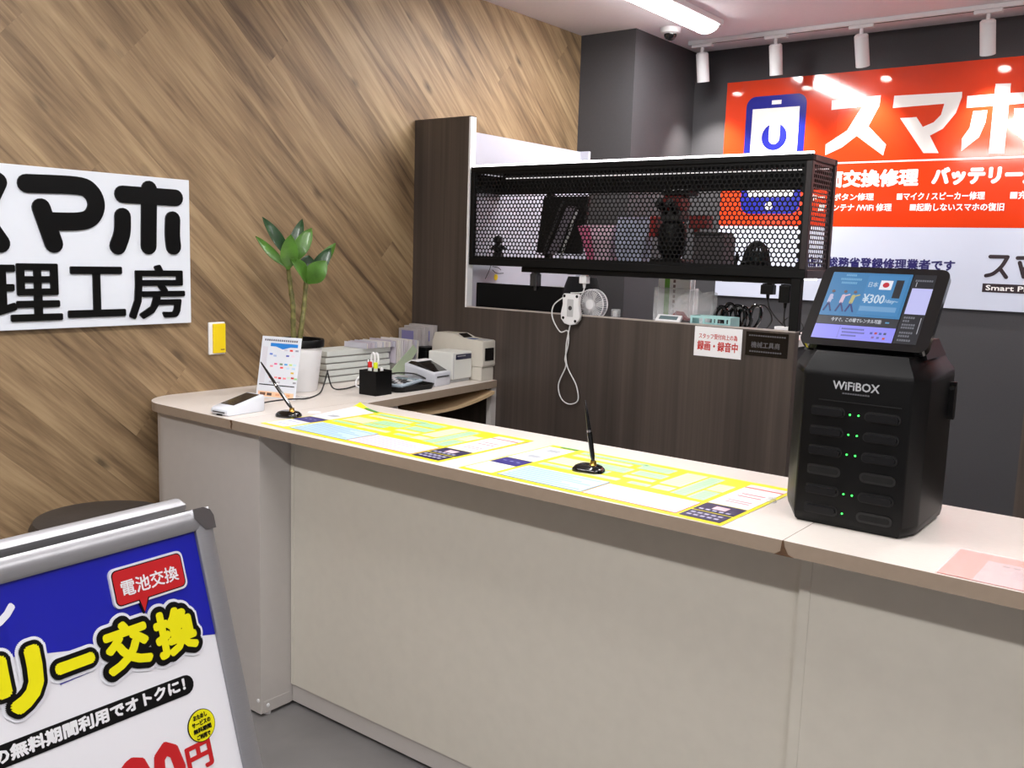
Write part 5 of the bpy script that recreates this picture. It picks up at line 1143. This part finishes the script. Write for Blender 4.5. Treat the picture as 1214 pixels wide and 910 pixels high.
L0, R0_ = -AW + 0.026, -0.0262
poster = MB().prism([(L0, 0.0055), (R0_, 0.0055), (R0_, AH - 0.047), (L0, AH - 0.047)], PO, BU, BV, BN, -0.0004, 0.0).build('poster', mat('poster_white', (238, 238, 244), 0.22, noise=0.006, scale=10, coat=0.4), ab)
ap([(L0, 0.0058), (R0_, 0.0058), (R0_, 0.1372), (L0, 0.004)], BLUEP, 'blue_corner')
# second blue strip towards the left top (rest of the slanted field)
ap([(L0, 0.0058), (-0.27, 0.0058), (-0.27, 0.0835), (L0, 0.0835)], BLUEP, 'blue_field', 1)
VU = -BV
def at(s, material, u0, u1, v0, v1, bold=0.0, lv=4, tilt=0.0, nm='lettering', ring=10):
    """v0 = lower edge (larger v), v1 = upper edge"""
    return text(s, material, poster, PO + BU * u0 + BV * v0, (BU * math.cos(tilt) + VU * math.sin(tilt)), (VU * math.cos(tilt) - BU * math.sin(tilt)), BN, w=u1 - u0, h=v0 - v1, bold=bold, d=0.00025 * lv, name=nm, ring=ring)
# slogan: yellow characters, black outline, white halo
def slogan(s, u0, u1, v0, v1, bb=0.0029):
    at(s, flat((236, 238, 246)), u0, u1, v0, v1, 0.0130, 2, nm='halo', ring=40)
    at(s, BLACKPRINT, u0, u1, v0, v1, 0.0096, 8, nm='outline', ring=32)
    at(s, PYEL, u0, u1, v0, v1, bb, 14, nm='lettering', ring=12)
slogan('交', -0.171, -0.119, 0.1365, 0.0865); slogan('換', -0.107, -0.056, 0.1405, 0.0905)
slogan('ー', -0.227, -0.190, 0.1125, 0.1085, 0.0044); slogan('リ', -0.290, -0.248, 0.1360, 0.0810, 0.0050)
slogan('テ', -0.355, -0.305, 0.134, 0.085); slogan('ッ', -0.405, -0.368, 0.134, 0.095); slogan('バ', -0.475, -0.420, 0.134, 0.085)
at('ン', flat((238, 238, 248)), -0.296, -0.260, 0.051, 0.024, 0.0022, 3)
ap(rrect(0.099, 0.0465, 0.008, 5, -0.1015, 0.0465), flat((222, 222, 232)), 'bubble_border', 15)
ap(rrect(0.094, 0.0415, 0.0065, 5, -0.1015, 0.0465), BLACKPRINT, 'bubble_edge', 16); ap([(-0.121, 0.066), (-0.106, 0.066), (-0.1165, 0.0835)], BLACKPRINT, 'bubble_tail', 16)
ap(rrect(0.0915, 0.039, 0.0058, 5, -0.1015, 0.0465), REDP, 'bubble', 17); ap([(-0.1195, 0.0645), (-0.1075, 0.0645), (-0.1158, 0.0812)], REDP, 'bubble_tail', 17)
at('電池交換', flat((240, 236, 240)), -0.1395, -0.0635, 0.0575, 0.0392, 0.00035, 19)
tl = math.radians(-2.0)
ap(stroke([(-0.50, 0.1680), (-0.0815, 0.1815)], 0.0232, 8), BLACKPRINT, 'black_banner', 3)
at('の無料期間利用でオトクに！', flat((238, 238, 242)), -0.3085, -0.083, 0.1810, 0.1665, 0.0008, 6, -math.radians(1.4))
ap([(-0.2275, 0.1262), (-0.1900, 0.1258), (-0.2275, 0.1272)], BLUEP, 'thin_stroke', 3)
ap(circ(-0.0712, 0.2345, 0.0192, 32), BLACKPRINT, 'badge_edge', 5); ap(circ(-0.0712, 0.2345, 0.0183, 32), PYEL, 'badge', 6)
for k, s in enumerate(('おためし', 'サービスの', '無料期間', 'ご利用で')):
    wd = (0.019, 0.026, 0.025, 0.019)[k]; v0 = 0.2258 + 0.0078 * k
    at(s, BLACKPRINT, -0.0716 - wd / 2, -0.0716 + wd / 2, v0, v0 - 0.0056, 0.0003, 8)
at('20', REDP, -0.180, -0.106, 0.300, 0.2365, 0.0036, 3); at('円', REDP, -0.099, -0.0655, 0.2830, 0.2530, 0.0014, 3)
# lower struts, rear frame and hinges
for u0 in (-0.030, -AW + 0.004):
    MB().prism([(u0, AH), (u0 + 0.026, AH), (u0 + 0.026, 1.198), (u0, 1.198)], O, BU, BV, BN, -0.0125, -0.001).build('front_leg', ALU, ab)
BVr = -BN0 * math.sin(lean) - Z * math.cos(lean); BNr = BU.cross(BVr).normalized()
Or = O - BN0 * 0.052 - Z * 0.001
bw = 0.026
for pl_ in ([(-AW, 0), (-0.0, 0), (-0.0, bw), (-AW, bw)], [(-bw, bw), (0, bw), (0, 1.20), (-bw, 1.20)], [(-AW, bw), (-AW + bw, bw), (-AW + bw, 1.20), (-AW, 1.20)], [(-AW + bw, AH - bw), (-bw, AH - bw), (-bw, AH), (-AW + bw, AH)]):
    mb = MB().prism(pl_, Or, BU, BVr, BNr, -0.011, 0.011); bmesh.ops.bevel(mb.bm, geom=mb.bm.edges[:], offset=0.005, segments=2, affect='EDGES', profile=0.5)
    mb.build('rear_frame', ALU, ab, True)
for u0 in (-0.06, -AW + 0.03):
    MB().prism([(u0, 0.030), (u0 + 0.03, 0.030), (u0 + 0.03, 0.046), (u0, 0.046)], O, BU, BV, -BN0, 0.012, 0.060).build('hinge', ALU, ab)

# ---------------------------------------------------------------- stool behind the stand
st = thing('bar_stool', 'dark round bar stool by the plank wall behind the poster stand', 'stool', (-2.70, 1.455, 0))
SC = (-2.70, 1.455)
MB().lathe([(0.0, 0.0), (0.185, 0.0), (0.205, 0.012), (0.208, 0.035), (0.195, 0.056), (0.15, 0.064), (0.0, 0.066)], (SC[0], SC[1], 0.600), 40, False).build('seat', LEATHER, st, True)
MB().lathe([(0.12, 0.0), (0.12, 0.02), (0.03, 0.022)], (SC[0], SC[1], 0.575), 24).build('seat_plate', BLACK, st, True)
MB().tube([(SC[0], SC[1], 0.02), (SC[0], SC[1], 0.58)], 0.025, 16).build('post', CHROME, st, True)
MB().lathe([(0.0, 0.0), (0.19, 0.0), (0.19, 0.008), (0.06, 0.022), (0.028, 0.04), (0.0, 0.04)], (SC[0], SC[1], 0.0), 36, False).build('base', CHROME, st, True)
MB().tube([(SC[0] + 0.11 * math.cos(a), SC[1] + 0.11 * math.sin(a), 0.25) for a in [2 * math.pi * k / 28 for k in range(29)]], 0.008, 8, False).build('foot_ring', CHROME, st, True)
MB().tube([(SC[0] - 0.11, SC[1], 0.25), (SC[0] + 0.11, SC[1], 0.25)], 0.007, 8).build('foot_ring_bar', CHROME, st, True)
